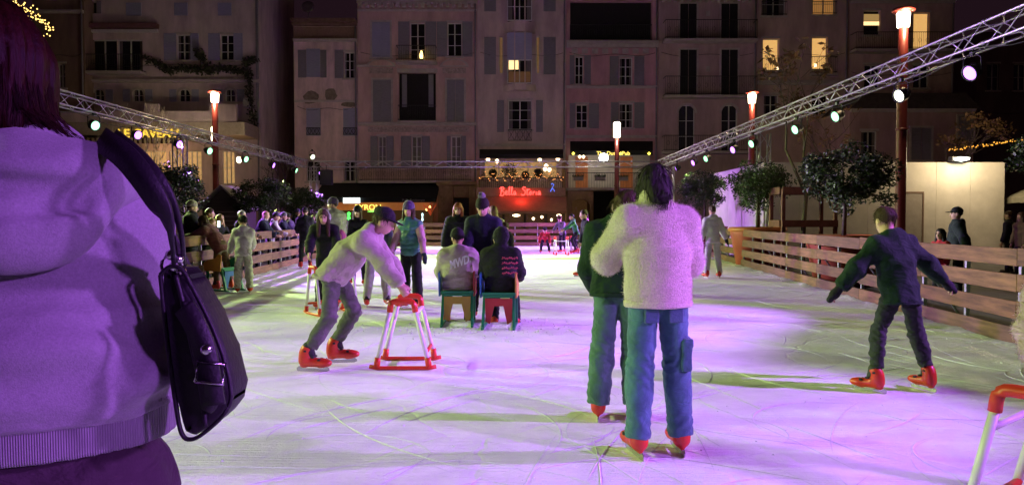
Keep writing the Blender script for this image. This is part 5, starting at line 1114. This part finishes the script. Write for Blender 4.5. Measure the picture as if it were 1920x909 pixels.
    if scarf is not None: s2 = SDF(); s2.ell(N + (HC - N) * .3, np.array([.10, .10, .05]) * u, k=.02); s2.build('scarf', scarf, root, res, (.008, 30, (1, 1, 1), 8))
    return root
def gp(px, py): p = ground(px, py); return (p.x, p.y, 0)
def pt(px, Y, z=0): return ((px - 960) / F_PX * Y, Y, z)

# couple: sherpa jacket and dark jacket
m_sherpa = M('cream_sherpa', (.68, .59, .47), .95, .18, 90, 1.0, 130, sheen=.5, bd=.012)
W2 = person('person in cream sherpa jacket and cargo jeans holding her companion, seen from behind', gp(1232, 852), yaw=8, H=1.70, lean=7, head=(24, -8), aL=(30, 22, 75, -18), aR=(22, 16, 62, -22), lL=(-1, 3.5, -3, 3), lR=(2, 5, -2, 4), fy=(4, 4), res=.011, top=m_sherpa, bot=C_DENIM, thick=.045, hem=.10, hood='collar', wide=1.10, legw=1.22, flare=1.08, hair='bob', hairc=H_BK, folds=.007, fuzz=.003, curl=35, botf=.006)
o = SDF(); o.box((.155, -.03, .62), (.02, .055, .085), None, .012).box((.165, -.03, .70), (.02, .06, .02), None, .008); pk = o.build('cargo_pocket', C_DENIM, W2, .009, (.004, 30, (1, 1, 1), 2))
for s in (-1, 1): SDF().box((s * .075, -.112, .875), (.042, .003, .045), None, .004).build('back_pocket', cloth('denim_dark', (.065, .13, .18), .2, .5, 300), W2, .008)
person('person in dark green padded jacket and wide green jeans leaning to the sherpa jacket', gp(1160, 786), yaw=-14, H=1.62, lean=20, head=(34, -24), aL=(10, 14, 40, -10), aR=(35, 5, 60, -5), lL=(-2, 5, -4, 4), lR=(6, 2, -6, 2), fy=(6, 6), res=.012, top=C_DKGRN, bot=cloth('green_denim', (.06, .13, .11), .22, .5, 300), thick=.05, hem=.08, hood='down', wide=1.12, legw=1.32, flare=1.12, hair='mid', hat='muffs', hatc=C_PINK, folds=.012)
# boy on the right
person('boy in dark green hooded jacket gliding with arms spread beside the barrier', gp(1686, 734), yaw=12, H=1.50, lean=20, side=-2, head=(12, -4), aL=(8, 40, 18, 34), aR=(-12, 48, -6, 46), lL=(10, 13, -8, 9), lR=(4, 15, -12, 12), fy=(34, -4), res=.011, top=C_DKGRN, bot=cloth('dark_grey_trousers', (.026, .032, .028)), thick=.04, hem=.16, hood='down', wide=1.05, legw=1.05, hair='short', hairc=H_BR, folds=.012, botf=.013, gloves=C_BLACK, tuck=True)
# pale skater by the right barrier
person('skater in pale grey hoodie and trousers close to the right planter trees', gp(1336, 521), yaw=5, H=1.68, lean=6, aL=(-4, 16, 10, 12), aR=(6, 24, 20, 26), lL=(3, 5, -4, 4), lR=(0, 5, -8, 4), res=.015, top=cloth('pale_hoodie', (.55, .56, .50)), bot=cloth('pale_trousers', (.45, .45, .42)), thick=.03, hood='down', hair='short', gloves=C_BLACK, legw=1.15)
# bent skater in beige
person('bent skater in beige jacket and black cap pushing a skating aid', gp(627, 690), yaw=-90, H=1.74, lean=58, head=(-8, 0), aL=(38, 6, 30, -4), aR=(42, 6, 34, -4), lL=(24, 4, -30, 3), lR=(-2, 4, -32, 3), fy=(6, 6), res=.012, top=C_BEIGE, bot=C_OLIVE, thick=.04, hem=.12, hood='down', wide=1.05, legw=1.05, hair='short', hat='cap', folds=.012, botf=.012, curl=45, tuck=True)
# girl with earmuffs
person('girl in black jacket with grey earmuffs bending over a skating aid', pt(613, 12.2), yaw=184, H=1.62, lean=38, head=(0, 4), aL=(30, 12, 45, -4), aR=(32, 10, 48, -4), lL=(12, 5, -10, 4), lR=(6, 5, -14, 4), res=.014, top=C_BLACK, bot=C_BLACK, hair='long', hairc=H_BR, hat='muffs', hatc=C_GREYL, eyes=True, thick=.03)
# teal vest and grey trousers
person('person in teal quilted vest with pale pink sleeves and wide black trousers', gp(771, 578), yaw=158, H=1.62, lean=6, head=(10, 10), aL=(5, 18, 10, 14), aR=(10, 18, 25, 10), lL=(2, 4, -2, 3), lR=(0, 4, -4, 3), res=.014, top=C_TEAL, vest=C_PINK, bot=C_BLACK, puff=1, thick=.035, hem=.1, legw=1.25, flare=1.2, hair='mid', hat='beanie', hatc=C_PURP, gloves=C_NAVY)
person('skater in light grey trousers and slate jacket behind the bent skater', gp(708, 574), yaw=200, H=1.58, lean=14, head=(12, 0), aL=(25, 10, 45, 0), aR=(20, 10, 40, 0), lL=(8, 6, -6, 5), lR=(2, 8, -10, 6), res=.015, top=C_SLATE, bot=C_GREYL, legw=1.2, hair='short')
# two sitters and the standing person
cz = .435
p1 = CH1.location; H1 = person('person in beige hoodie with white lettering and black beanie seated on sled chair', (p1.x, p1.y + .02, 0), yaw=6, H=1.62, lean=9, head=(14, 12), aL=(22, 14, 60, -6), aR=(26, 12, 66, -6), lL=(78, 7, 8, 4), lR=(74, 7, 4, 4), root_z=cz + .125, res=.012, top=cloth('sand_hoodie', (.44, .38, .33)), bot=C_BLACK, thick=.05, hem=.09, hood='down', wide=1.16, hair='short', hairc=H_BK, hat='beanie', folds=.012)
text('MWD.', .15, M('white_print', (.88, .87, .87), .7), (0.01, -.196, .86), H1, 'lettering', ext=.002, rot=(R(82), R(-18), 0), shear=.35, bold=.006, width=.30)
p2 = CH2.location; H2 = person('person in black hooded coat with red print seated on sled chair, face turned', (p2.x, p2.y + .02, 0), yaw=-8, H=1.66, lean=5, head=(2, 62), aL=(25, 12, 62, -6), aR=(28, 12, 66, -6), lL=(78, 6, 10, 4), lR=(74, 8, 4, 4), root_z=cz + .125, res=.012, top=C_BLACK, bot=C_BLACK, thick=.05, hem=.13, hood='up', wide=1.14, hair=None, eyes=True)
mt = M('red_print', (.55, .07, .12), .7)
for k in range(4):
    zz = .93 - k * .065; MB().tube([(.06 + .2 * i / 18, -.208 + .05 * (i / 18) ** 2 + k * .003, zz + .018 * (1 if i % 2 else -1) * (.6 + .4 * math.sin(i * 2.3 + k))) for i in range(19)], .006, 5).build('print_line', mt, H2)
person('person in dark sweater and black pompom hat standing over the two sled chairs', pt(908, 10.85), yaw=176, H=1.66, lean=12, head=(24, -6), aL=(16, 8, 34, -8), aR=(14, 12, 30, 4), lL=(2, 5, -3, 4), lR=(0, 6, -3, 5), res=.013, top=C_NAVY, bot=C_BLACK, thick=.04, hem=.14, wide=1.1, legw=1.15, hair='short', hairc=H_BK, hat='pom', hatc=M('dark_fur', (.02, .014, .016), .95, .4, 60, .8, 90), eyes=True, curl=40)
person('girl with ginger hair in black padded jacket and pale trousers facing the camera', pt(860, 14.6), yaw=172, H=1.66, lean=3, head=(14, 0), aL=(6, 12, 20, 4), aR=(6, 14, 18, 6), res=.014, top=C_BLACK, bot=C_GREYL, puff=1, thick=.045, hem=.06, hair='mid', hairc=H_RD, eyes=True)
person('person in pale fleece just behind the skater in pompom hat', pt(926, 15.6), yaw=20, H=1.62, head=(5, 0), res=.016, top=C_BEIGE, bot=C_GREY, thick=.04, hood='down', hair='mid', hairc=H_BL)
person('small child in dark padded coat skating past the black hooded sitter', pt(954, 14.4), yaw=120, H=1.28, lean=10, head=(10, 0), aL=(4, 16, 10, 10), aR=(-8, 22, -4, 20), res=.014, top=C_BLACK, bot=C_BLACK, thick=.045, hem=.2, hood='down', hair='short', gloves=C_BLACK, eyes=True)
# far group
person('skater crouching in a red and black jacket far down the rink', gp(1022, 474), yaw=176, H=1.5, lean=66, head=(-20, 0), aL=(40, 14, 20, 4), aR=(40, 14, 20, 4), lL=(62, 10, -42, 6), lR=(58, 10, -46, 6), res=.018, top=C_RED, bot=C_BLACK, hair='short', hat='beanie', eyes=True)
person('person in dark coat and brown fur hat leaning on a far skating aid', pt(1055, 32.4), yaw=150, H=1.55, lean=36, aL=(40, 8, 60, 0), aR=(40, 8, 60, 0), lL=(20, 4, -20, 4), lR=(4, 4, -16, 4), res=.018, top=C_GREY, bot=C_BLACK, hat='fur', hatc=C_BROWN)
person('boy in green jacket leaning on a far skating aid, looking left', pt(1081, 31.2), yaw=95, H=1.62, lean=26, head=(-12, 0), aL=(45, 8, 60, 0), aR=(45, 8, 60, 0), lL=(34, 6, -26, 4), lR=(10, 6, -22, 4), res=.017, top=C_GREEN, bot=C_BLACK, hair='short', hairc=H_BK, hood='down', eyes=True)
person('far person in pale pink puffer jacket behind the green jacket', pt(1099, 33.5), yaw=100, H=1.6, res=.02, top=C_PINK, bot=C_SLATE, puff=1, thick=.05, hair='mid')
person('skater in black behind the dark green jacket, one red skate showing', pt(1106, 18.6), yaw=100, H=1.6, lean=18, lL=(16, 8, 24, 6), lR=(-6, 4, -10, 4), res=.018, top=C_BLACK, bot=C_BLACK, hair='short')
# left side, on the ice
person('child in lilac hoodie, grey sweatpants and black cap holding a sled chair', gp(457, 549), yaw=14, H=1.42, lean=14, head=(10, 30), aL=(10, 22, 6, 14), aR=(30, 6, 50, -8), lL=(4, 4, -4, 3), lR=(3, 4, -3, 3), fy=(4, 4), res=.012, top=C_LILAC, bot=C_GREYL, thick=.04, hood='down', legw=1.35, hair='short', hairc=H_BK, hat='cap', folds=.01, botf=.012)
person('person in maroon jacket bent over the barrier beside the lilac child', pt(414, 15.4), yaw=78, H=1.58, lean=52, head=(-10, 10), aL=(62, 10, 80, 0), aR=(60, 10, 78, 0), lL=(6, 5, -4, 4), lR=(-8, 5, -10, 4), res=.014, top=C_MAROON, bot=C_BROWN, thick=.05, hem=.2, hood='down', hair='mid')
person('person in black coat and cap standing on the ice at the barrier', gp(573, 503), yaw=20, H=1.68, lean=4, aL=(20, 10, 60, -5), aR=(10, 8, 30, 0), res=.016, top=C_BLACK, bot=C_BLACK, thick=.04, hem=.2, hair='short', hat='cap')
person('tall man in purple-grey puffer jacket and beanie near the barrier', pt(628, 15.2), yaw=60, H=1.76, head=(4, 30), res=.015, top=cloth('puffer_shell', (.20, .17, .24), rough=.45), bot=C_BLACK, puff=1, thick=.06, hem=.12, wide=1.1, hair='short', hat='beanie', hatc=C_PURP)
person('smiling person in dark jacket and spiked beanie behind the bent skater', pt(672, 16.6), yaw=175, H=1.62, head=(6, 0), res=.016, top=C_BLACK, bot=C_BLACK, hat='beanie', hair='mid', eyes=True)
person('small child in bright pink hooded jacket beside the girl with earmuffs', pt(641, 13.0), yaw=160, H=1.12, lean=8, res=.015, top=cloth('bright_pink', (.55, .10, .36)), bot=C_PURP, hood='up', thick=.04, hair=None, eyes=True)
# spectators along the left barrier
G_S = 'spectators leaning on the barrier'
def spect(label, px, H, yaw, top, dy=0, back=0, **k):
    Y = 15.0
    for _ in range(30):
        X = lerp_line(LEFT, Y) - .42 - back; Y = F_PX * -X / (960 - px)
    k.setdefault('lean', 8); k.setdefault('aL', (34, 8, 70, -6)); k.setdefault('aR', (34, 8, 70, -6))
    return person(label, (X, Y, -.04), yaw=yaw, H=H, top=top, feet='shoe', res=.017, group=G_S, bot=k.pop('bot', C_BLACK), **k)
spect('tall spectator in black coat and beige beanie at the barrier', 353, 1.86, -70, C_BLACK, hat='beanie', hatc=C_BEIGE, hair='short', thick=.06, wide=1.1)
spect('spectator with cropped dark hair behind the blond girl', 388, 1.74, -80, C_BROWN, back=.5, hair='short')
spect('girl with long blond hair leaning on the barrier', 384, 1.50, -90, C_BLACK, hair='long', hairc=H_BL, lean=18)
spect('blond child holding a glowing phone at the barrier', 409, 1.58, -120, C_BLACK, hair='mid', hairc=H_BL, aL=(40, 6, 100, -10), aR=(40, 6, 100, -10), eyes=True)
spect('grey-haired spectator in dark scarf behind the lilac child', 449, 1.70, -100, C_BLACK, hair='short', hairc=H_GR, scarf=C_PURP)
spect('bald man in navy jacket with pale hood at the barrier', 484, 1.74, -85, C_NAVY, hair=None, scarf=C_GREYL, lean=22, thick=.05)
spect('spectator in pale lilac hoodie and dark cap at the barrier', 506, 1.70, -75, C_LILAC, hat='cap', hatc=C_PURP, hood='down', lean=20)
spect('spectator in dark coat and grey beanie at the barrier', 528, 1.68, -90, C_NAVY, hat='beanie', hatc=C_GREY)
spect('laughing spectator behind the lilac hoodie', 517, 1.80, -120, C_MAROON, back=.7, hair='short', eyes=True)
spect('man in striped purple padded jacket reaching along the barrier', 553, 1.70, 95, C_PURP, puff=1, lean=26, hat='cap', aL=(70, 10, 82, 4), aR=(60, 10, 78, 0), thick=.05)
spect('tall spectator in a purple beanie behind the reaching man', 555, 1.86, -110, C_BLACK, back=.6, hat='beanie', hatc=C_PURP)
spect('smiling child with brown hair at the far part of the barrier', 586, 1.62, -150, C_BLACK, back=.1, hair='short', eyes=True)
spect('spectator with dark hair beside the smiling child', 600, 1.60, -140, C_BLACK, back=.3, hair='short', hairc=H_BK, eyes=True)
spect('spectator in violet jacket with raised hood near the far trees', 540, 1.66, -100, C_PURP, back=.9, hood='up', hair=None)
ph = empty('mobile_phone', pt(411, 17.0, 1.33), R(-30), 'small glowing phone held by the blond child', 'phone'); MB().box(-.04, .04, -.005, .005, -.08, .08).build('case', m_blk, ph); MB().box(-.035, .035, -.0085, -.0055, -.07, .07).build('screen', E('phone_screen', (.8, .9, 1), 5), ph)
# right side, outside
person('bearded man in dark jacket and cap walking behind the right barrier', (8.55, 14.5, -.04), yaw=68, H=1.70, lean=4, aL=(-18, 30, -10, 28), aR=(10, 10, 30, 0), feet='shoe', res=.015, top=cloth('dark_slate_jacket', (.02, .028, .03)), bot=C_BLACK, hood='down', thick=.045, wide=1.1, hair='short', hairc=H_BK, hat='cap', eyes=True)
person('child in red jacket beside the bearded man behind the barrier', (8.05, 14.2, -.04), yaw=120, H=1.28, feet='shoe', res=.015, top=C_RED, bot=C_BLACK, hood='down', hair='mid', hairc=H_BK, eyes=True)
person('dark figure standing under the market parasol', (at(1902, 0, 21).x, 21, -.04), yaw=40, H=1.7, feet='shoe', res=.02, top=C_BLACK, bot=C_BLACK, hair='short')
person('second dark figure by the market parasol', (at(1925, 0, 20).x, 20, -.04), yaw=100, H=1.65, feet='shoe', res=.02, top=C_BROWN, bot=C_BLACK, hair='long')
person('child in pale pink fleece pushing the near skating aid', (2.83, 3.85, 0), yaw=150, H=1.25, lean=18, aL=(30, 10, 40, 0), aR=(36, 12, 46, 0), res=.012, top=cloth('pale_pink_fleece', (.60, .44, .44)), bot=C_BLACK, thick=.05, hair='mid', hat='beanie', hatc=C_PINK, fuzz=.004)
# ------------------------------------------------------------------ foreground woman with handbag
WX, WY = -.765, 1.20
wm = empty('person', (WX, WY, 0), R(22), 'woman in purple-lit grey hoodie with dark red hair, seen from behind, handbag on shoulder', 'person')
m_hood = M('grey_marl_fleece', (.25, .23, .255), .92, .15, 240, .3, 420, sheen=.15, bd=.003); creases(m_hood, .10, 3.5); m_rib = rib_material('rib_knit', (.22, .20, .225), 95, 'X', .5)
m_dkred = M('dark_red_hair', (.018, .0022, .002), .5, .5, 30, .3, 160, stretch=(4, 4, .4), spec=.12); m_pants = cloth('plum_trousers', (.05, .028, .04))
fy = V3(0, 1, 0)
b = SDF(); b.cap((0, .02, 1.0), (0, .02, 1.22), .14, .125, fl=(fy, .75)).cap((0, .02, 1.22), (0, .03, 1.42), .125, .13, fl=(fy, .7)).cap((-.12, .03, 1.455), (.12, .03, 1.455), .05, k=.05).cap((-.02, .03, 1.47), (-.055, .05, 1.62), .052, .05, k=.03).ell((-.06, .07, 1.685), (.077, .096, .10)).ell((-.055, .10, 1.61), (.056, .066, .066), k=.04)
for s in (-1, 1):
    b.cap((s * .12, .03, 1.45), (s * .14, .16, 1.27), .05, .042, k=.03).cap((s * .14, .16, 1.27), (s * .12, .36, 1.22), .04, .03).cap((s * .12, .36, 1.22), (s * .06, .43, 1.23), .034, .034, k=.02)
    for i in range(4): b.cap((s * .06, .43, 1.245 - i * .018), (s * .0, .46, 1.25 - i * .018), .009, .008, k=.006)
    b.cap((s * .07, .44, 1.25), (s * .04, .45, 1.285), .011, .009, k=.008).cap((s * .09, .02, .96), (s * .10, .04, .55), .082, .056, k=.04).cap((s * .10, .04, .55), (s * .10, 0, .18), .055, .04, k=.03).cap((s * .1, 0, .17), (s * .1, .1, .15), .04, .035, k=.02)
b.build('body', SKIN, wm, .014)
j = SDF()
j.cyl((0, .02, 1.145), (0, .02, 1.30), .215, .205, fl=(fy, .68), k=.05).cap((0, .02, 1.27), (0, .03, 1.39), .198, .175, fl=(fy, .66), k=.07)
for s in (-1, 1): j.cap((0, .03, 1.49), (s * .12, .03, 1.452), .072, .074, k=.08)
j.cap((0, .02, 1.46), (0, .04, 1.535), .085, .072, k=.04)
for s in (-1, 1): j.cap((s * .125, .03, 1.445), (s * .14, .16, 1.27), .074, .066, k=.07).cap((s * .14, .16, 1.27), (s * .10, .34, 1.22), .068, .05, k=.04)
# soft sag of cloth above the hem
for x, y, z, a in ((.13, -.10, 1.20, .06), (-.06, -.125, 1.185, .07), (.20, -.03, 1.225, .05), (.03, -.13, 1.26, .06), (-.18, -.08, 1.2, .06)): j.ell((x, y, z), (a * 1.6, .03, .028), k=.05)
def wfold(V, N):
    x, y, z = V[:, 0], V[:, 1], V[:, 2]; low = np.clip((1.40 - z) / .2, 0, 1); ph = z * 38 - x * 17 + 1.6 * np.sin(x * 11 + 1) + 1.0 * np.sin(z * 17 + x * 5)
    f = low * (.008 * (1 - 2 * np.abs(np.sin(ph * .5)) ** .8) * (.35 + .65 * np.clip((x + .12) / .3, 0, 1))) + (1 - low) * (.006 * np.sin(x * 15 + z * 9 + np.sin(z * 14)))
    r_ = np.abs(x - .10 - (1.5 - z) * .25); f -= .006 * np.exp(-(r_ / .006) ** 2) * (z > 1.3)
    return V + N * (f * (z > 1.15))[:, None]
j.build('hoodie', m_hood, wm, .008, (.004, 9, (1, 1, 1.4), 77), wfold)
rb = SDF(); rb.cyl((0, .02, 1.088), (0, .02, 1.158), .209, .214, fl=(fy, .68), k=.01); rb.build('hem_band', m_rib, wm, .008, (.003, 22, (1, 1, .4), 12))
h = SDF(); h.ell((.0, -.075, 1.505), (.155, .085, .07)).ell((.015, -.125, 1.445), (.10, .05, .075), k=.05).cap((-.12, -.01, 1.515), (-.02, -.06, 1.545), .045, .036, k=.05).cap((.12, -.01, 1.515), (.02, -.06, 1.545), .045, .036, k=.05)
h.ell((0, -.03, 1.56), (.09, .05, .06), k=.03, mode='s').cap((-.10, -.165, 1.50), (.10, -.16, 1.49), .014, .014, k=.03, mode='s').cap((-.02, -.178, 1.455), (.09, -.15, 1.47), .012, .010, k=.02, mode='s').cap((-.06, -.185, 1.41), (.05, -.185, 1.435), .008, .008, k=.02, mode='s')
h.build('hood', m_hood, wm, .007, (.006, 14, (1.2, 1, .7), 31))
q = SDF(); q.ell((0, .02, 1.0), (.185, .14, .16))
for s in (-1, 1): q.cap((s * .09, .02, .98), (s * .10, .04, .55), .115, .085, k=.05).cyl((s * .10, .04, .55), (s * .10, 0, .22), .085, .085, k=.04)
q.build('trousers', m_pants, wm, .012, (.008, 16, (2, 2, .5), 3))
for s in (-1, 1):
    o = link('skate', SK['boot'], None, wm); o.matrix_local = Matrix.Translation((s * .10, 0, 0))
    for nm in ('liner', 'blade', 'strap'): link({'strap': 'buckle_strap'}.get(nm, nm), SK[nm], None, o)
h = SDF(); h.ell((0, .055, 1.70), (.088, .106, .10)).cap((0, .0, 1.69), (.0, -.02, 1.545), .080, .078, k=.05, fl=(fy, .62))
for s in (-1, 1): h.cap((s * .06, .06, 1.68), (s * .075, .06, 1.54), .032, .03, k=.04)
h.cap((.06, .0, 1.61), (.10, -.005, 1.565), .026, .02, k=.03).cap((.10, -.005, 1.565), (.155, .0, 1.545), .02, .006, k=.03).ell((0, .15, 1.63), (.07, .07, .10), k=.02, mode='s')
def strands(V, N):
    a = np.arctan2(V[:, 0], -(V[:, 1] - .05)); o = .0022 * np.sin(a * 41 + 2 * np.sin(V[:, 2] * 17)) + .0016 * np.sin(a * 73 + 3 * np.sin(V[:, 2] * 11 + 1)) + .003 * np.sin(a * 13 + np.sin(V[:, 2] * 9))
    return V + N * o[:, None]
hair = h.build('hair', m_dkred, wm, .005, None, strands); hair.location.x = -.065
hs_ = MB(); r8 = random.Random(8)
for k in range(520):
    a = r8.uniform(-.35, math.pi + .35); rx, ry = r8.uniform(.99, 1.05), r8.uniform(.99, 1.05); cx, sx = math.cos(a), math.sin(a)
    P = [Vector((.05 * cx, .055 - .06 * sx, 1.795 - .01 * r8.random())), Vector((.083 * cx * rx, .055 - .10 * sx * ry, 1.735)), Vector((.088 * cx * rx, .04 - .10 * sx * ry, 1.68)), Vector((.086 * cx * rx + r8.gauss(0, .002), .02 - .085 * sx * ry, 1.62)), Vector((.084 * cx * rx + r8.gauss(0, .005), .0 - .07 * sx * ry, r8.uniform(1.545, 1.575)))]
    if cx > .55 and r8.random() < .6: P[-1] = Vector((r8.uniform(.10, .165), -.02 * sx, r8.uniform(1.54, 1.575))); P[-2].x += .012
    hs_.tube(P, .0011, 3, .0005)
tag(hs_.build('loose_hair', m_dkred, hair, True), kind='stuff')
# handbag
bg = empty('handbag', (-.515, 1.17, 1.09), R(0), 'black leather handbag with buckle strap hanging from the woman\'s shoulder', 'handbag')
m_lea = M('black_leather', (.012, .009, .013), .52, .3, 10, .2, 140, spec=.4); m_met = M('silver_metal', (.6, .6, .6), .2, .1, metal=1)
def smooth_pts_(P, m=5):
    Q = []
    for i in range(len(P) - 1):
        p0, p1, p2, p3 = P[max(i - 1, 0)], P[i], P[i + 1], P[min(i + 2, len(P) - 1)]
        for t in np.linspace(0, 1, m, endpoint=False): Q.append(.5 * (2 * p1 + (p2 - p0) * t + (2 * p0 - 5 * p1 + 4 * p2 - p3) * t * t + (3 * p1 - p0 - 3 * p2 + p3) * t ** 3))
    return Q + [P[-1]]
def bp(px, py, Y): v = at(px, py, Y); return (v.x + .515, v.y - 1.17, v.z - 1.09)
ol = [(296, 515), (318, 500), (346, 505), (368, 535), (404, 590), (440, 660), (461, 732), (452, 768), (415, 800), (374, 822), (346, 812), (330, 745), (312, 640)]
def bag_panel(y0, y1, k, name, bev):
    pts = [bp(300 + (px - 300) * .84, py, 1.15) for px, py in ol]; cx = sum(p[0] for p in pts) / len(pts); cz = sum(p[2] for p in pts) / len(pts)
    return MB().prism([(cx + (p[0] - cx) * k, cz + (p[2] - cz) * k) for p in pts], y0 - 1.17, y1 - 1.17).build(name, m_lea, bg, True, bevel=bev)
pouch = bag_panel(1.15, 1.235, 1.0, 'pouch', .018)
pk_ = [Vector(bp(304 + (px - 300) * .80, py, 1.146)) for px, py in ol]; MB().tube(smooth_pts_(pk_ + pk_[:1]), .0035, 6).build('piping', m_lea, pouch, True)
MB().tube(smooth_pts_([Vector(bp(300 + (q[0] - 300) * .84, q[1], 1.145)) for q in ((335, 515), (352, 570), (372, 650), (392, 730), (402, 800))]), .004, 6).build('seam', m_lea, pouch, True)
fp = MB().prism([(p[0], p[2]) for p in [bp(300 + (px - 300) * .84, py, 1.14) for px, py in ((352, 560), (385, 590), (425, 665), (442, 735), (420, 775), (398, 765), (378, 660))]], -.045, -.018).build('side_pocket', m_lea, bg, True, bevel=.008)
def strip(name, pts, w2, t, mat, parent, face=(0, -1, 0)):
    bb = MB(); P = [Vector(p) for p in pts]; n = len(P); f = Vector(face); vs = []
    for i, p in enumerate(P):
        d = (P[min(i + 1, n - 1)] - P[max(i - 1, 0)]).normalized(); s = d.cross(f).normalized() * w2 / 2; nn = s.cross(d).normalized() * t / 2
        vs += [p - s - nn, p + s - nn, p + s + nn, p - s + nn]
    fs = [(0, 1, 2, 3), tuple(4 * (n - 1) + k for k in (3, 2, 1, 0))]
    for i in range(n - 1):
        for k in range(4): fs.append((4 * i + k, 4 * i + 4 + k, 4 * i + 4 + (k + 1) % 4, 4 * i + (k + 1) % 4))
    bb.poly(vs, fs); return bb.build(name, mat, parent, True, bevel=0)
def smooth_pts(P, m=5):
    P = [Vector(p) for p in P]; Q = []
    for i in range(len(P) - 1):
        p0, p1, p2, p3 = P[max(i - 1, 0)], P[i], P[i + 1], P[min(i + 2, len(P) - 1)]
        for t in np.linspace(0, 1, m, endpoint=False): Q.append(.5 * (2 * p1 + (p2 - p0) * t + (2 * p0 - 5 * p1 + 4 * p2 - p3) * t * t + (3 * p1 - p0 - 3 * p2 + p3) * t ** 3))
    return Q + [P[-1]]
strip('strap', smooth_pts([bp(330, 505, 1.19), bp(318, 430, 1.10), bp(285, 360, 1.075), bp(240, 300, 1.09), bp(200, 268, 1.14), bp(190, 262, 1.22), bp(205, 300, 1.30), bp(290, 420, 1.34), bp(345, 520, 1.33)]), .036, .006, m_lea, bg, (-.5, -1, .5))
strip('strap', smooth_pts([bp(345, 505, 1.22), bp(338, 430, 1.13), bp(305, 360, 1.09), bp(262, 303, 1.10), bp(222, 268, 1.15), bp(212, 262, 1.23), bp(228, 300, 1.30), bp(305, 420, 1.36), bp(352, 520, 1.36)]), .030, .006, m_lea, bg, (-.5, -1, .5))
cl = strip('closing_strap', smooth_pts([bp(345, 575, 1.115), bp(366, 610, 1.108), bp(384, 655, 1.106), bp(394, 712, 1.106), bp(402, 758, 1.112)]), .032, .006, m_lea, bg)
MB().lathe([(.001, .004), (.007, .003), (.009, -.002), (.009, -.004)], 12, mat=Matrix.Translation(bp(386, 655, 1.100)) @ Matrix.Rotation(math.pi / 2, 4, 'X')).build('stud', m_met, cl, True)
bk = MB(); c = Vector(bp(392, 700, 1.100))
bk.tube([c + Vector((x, 0, z)) for x, z in ((-.02, -.012), (.02, -.016), (.024, .014), (-.016, .018), (-.02, -.012))], .0026, 6); bk.build('buckle', m_met, cl, True)
for px, py in ((325, 500), (338, 508), (318, 478), (333, 486)):
    MB().lathe([(.001, .004), (.006, .003), (.008, -.002), (.008, -.004)], 10, mat=Matrix.Translation(bp(px, py, 1.15)) @ Matrix.Rotation(math.pi / 2, 4, 'X')).build('stud', m_met, bg, True)
MB().tube([Vector(bp(322, 498, 1.16)) + Vector((.016 * math.cos(a), 0, .016 * math.sin(a))) for a in np.linspace(0, 6.28, 15)], .0025, 6).build('ring', m_met, bg, True)
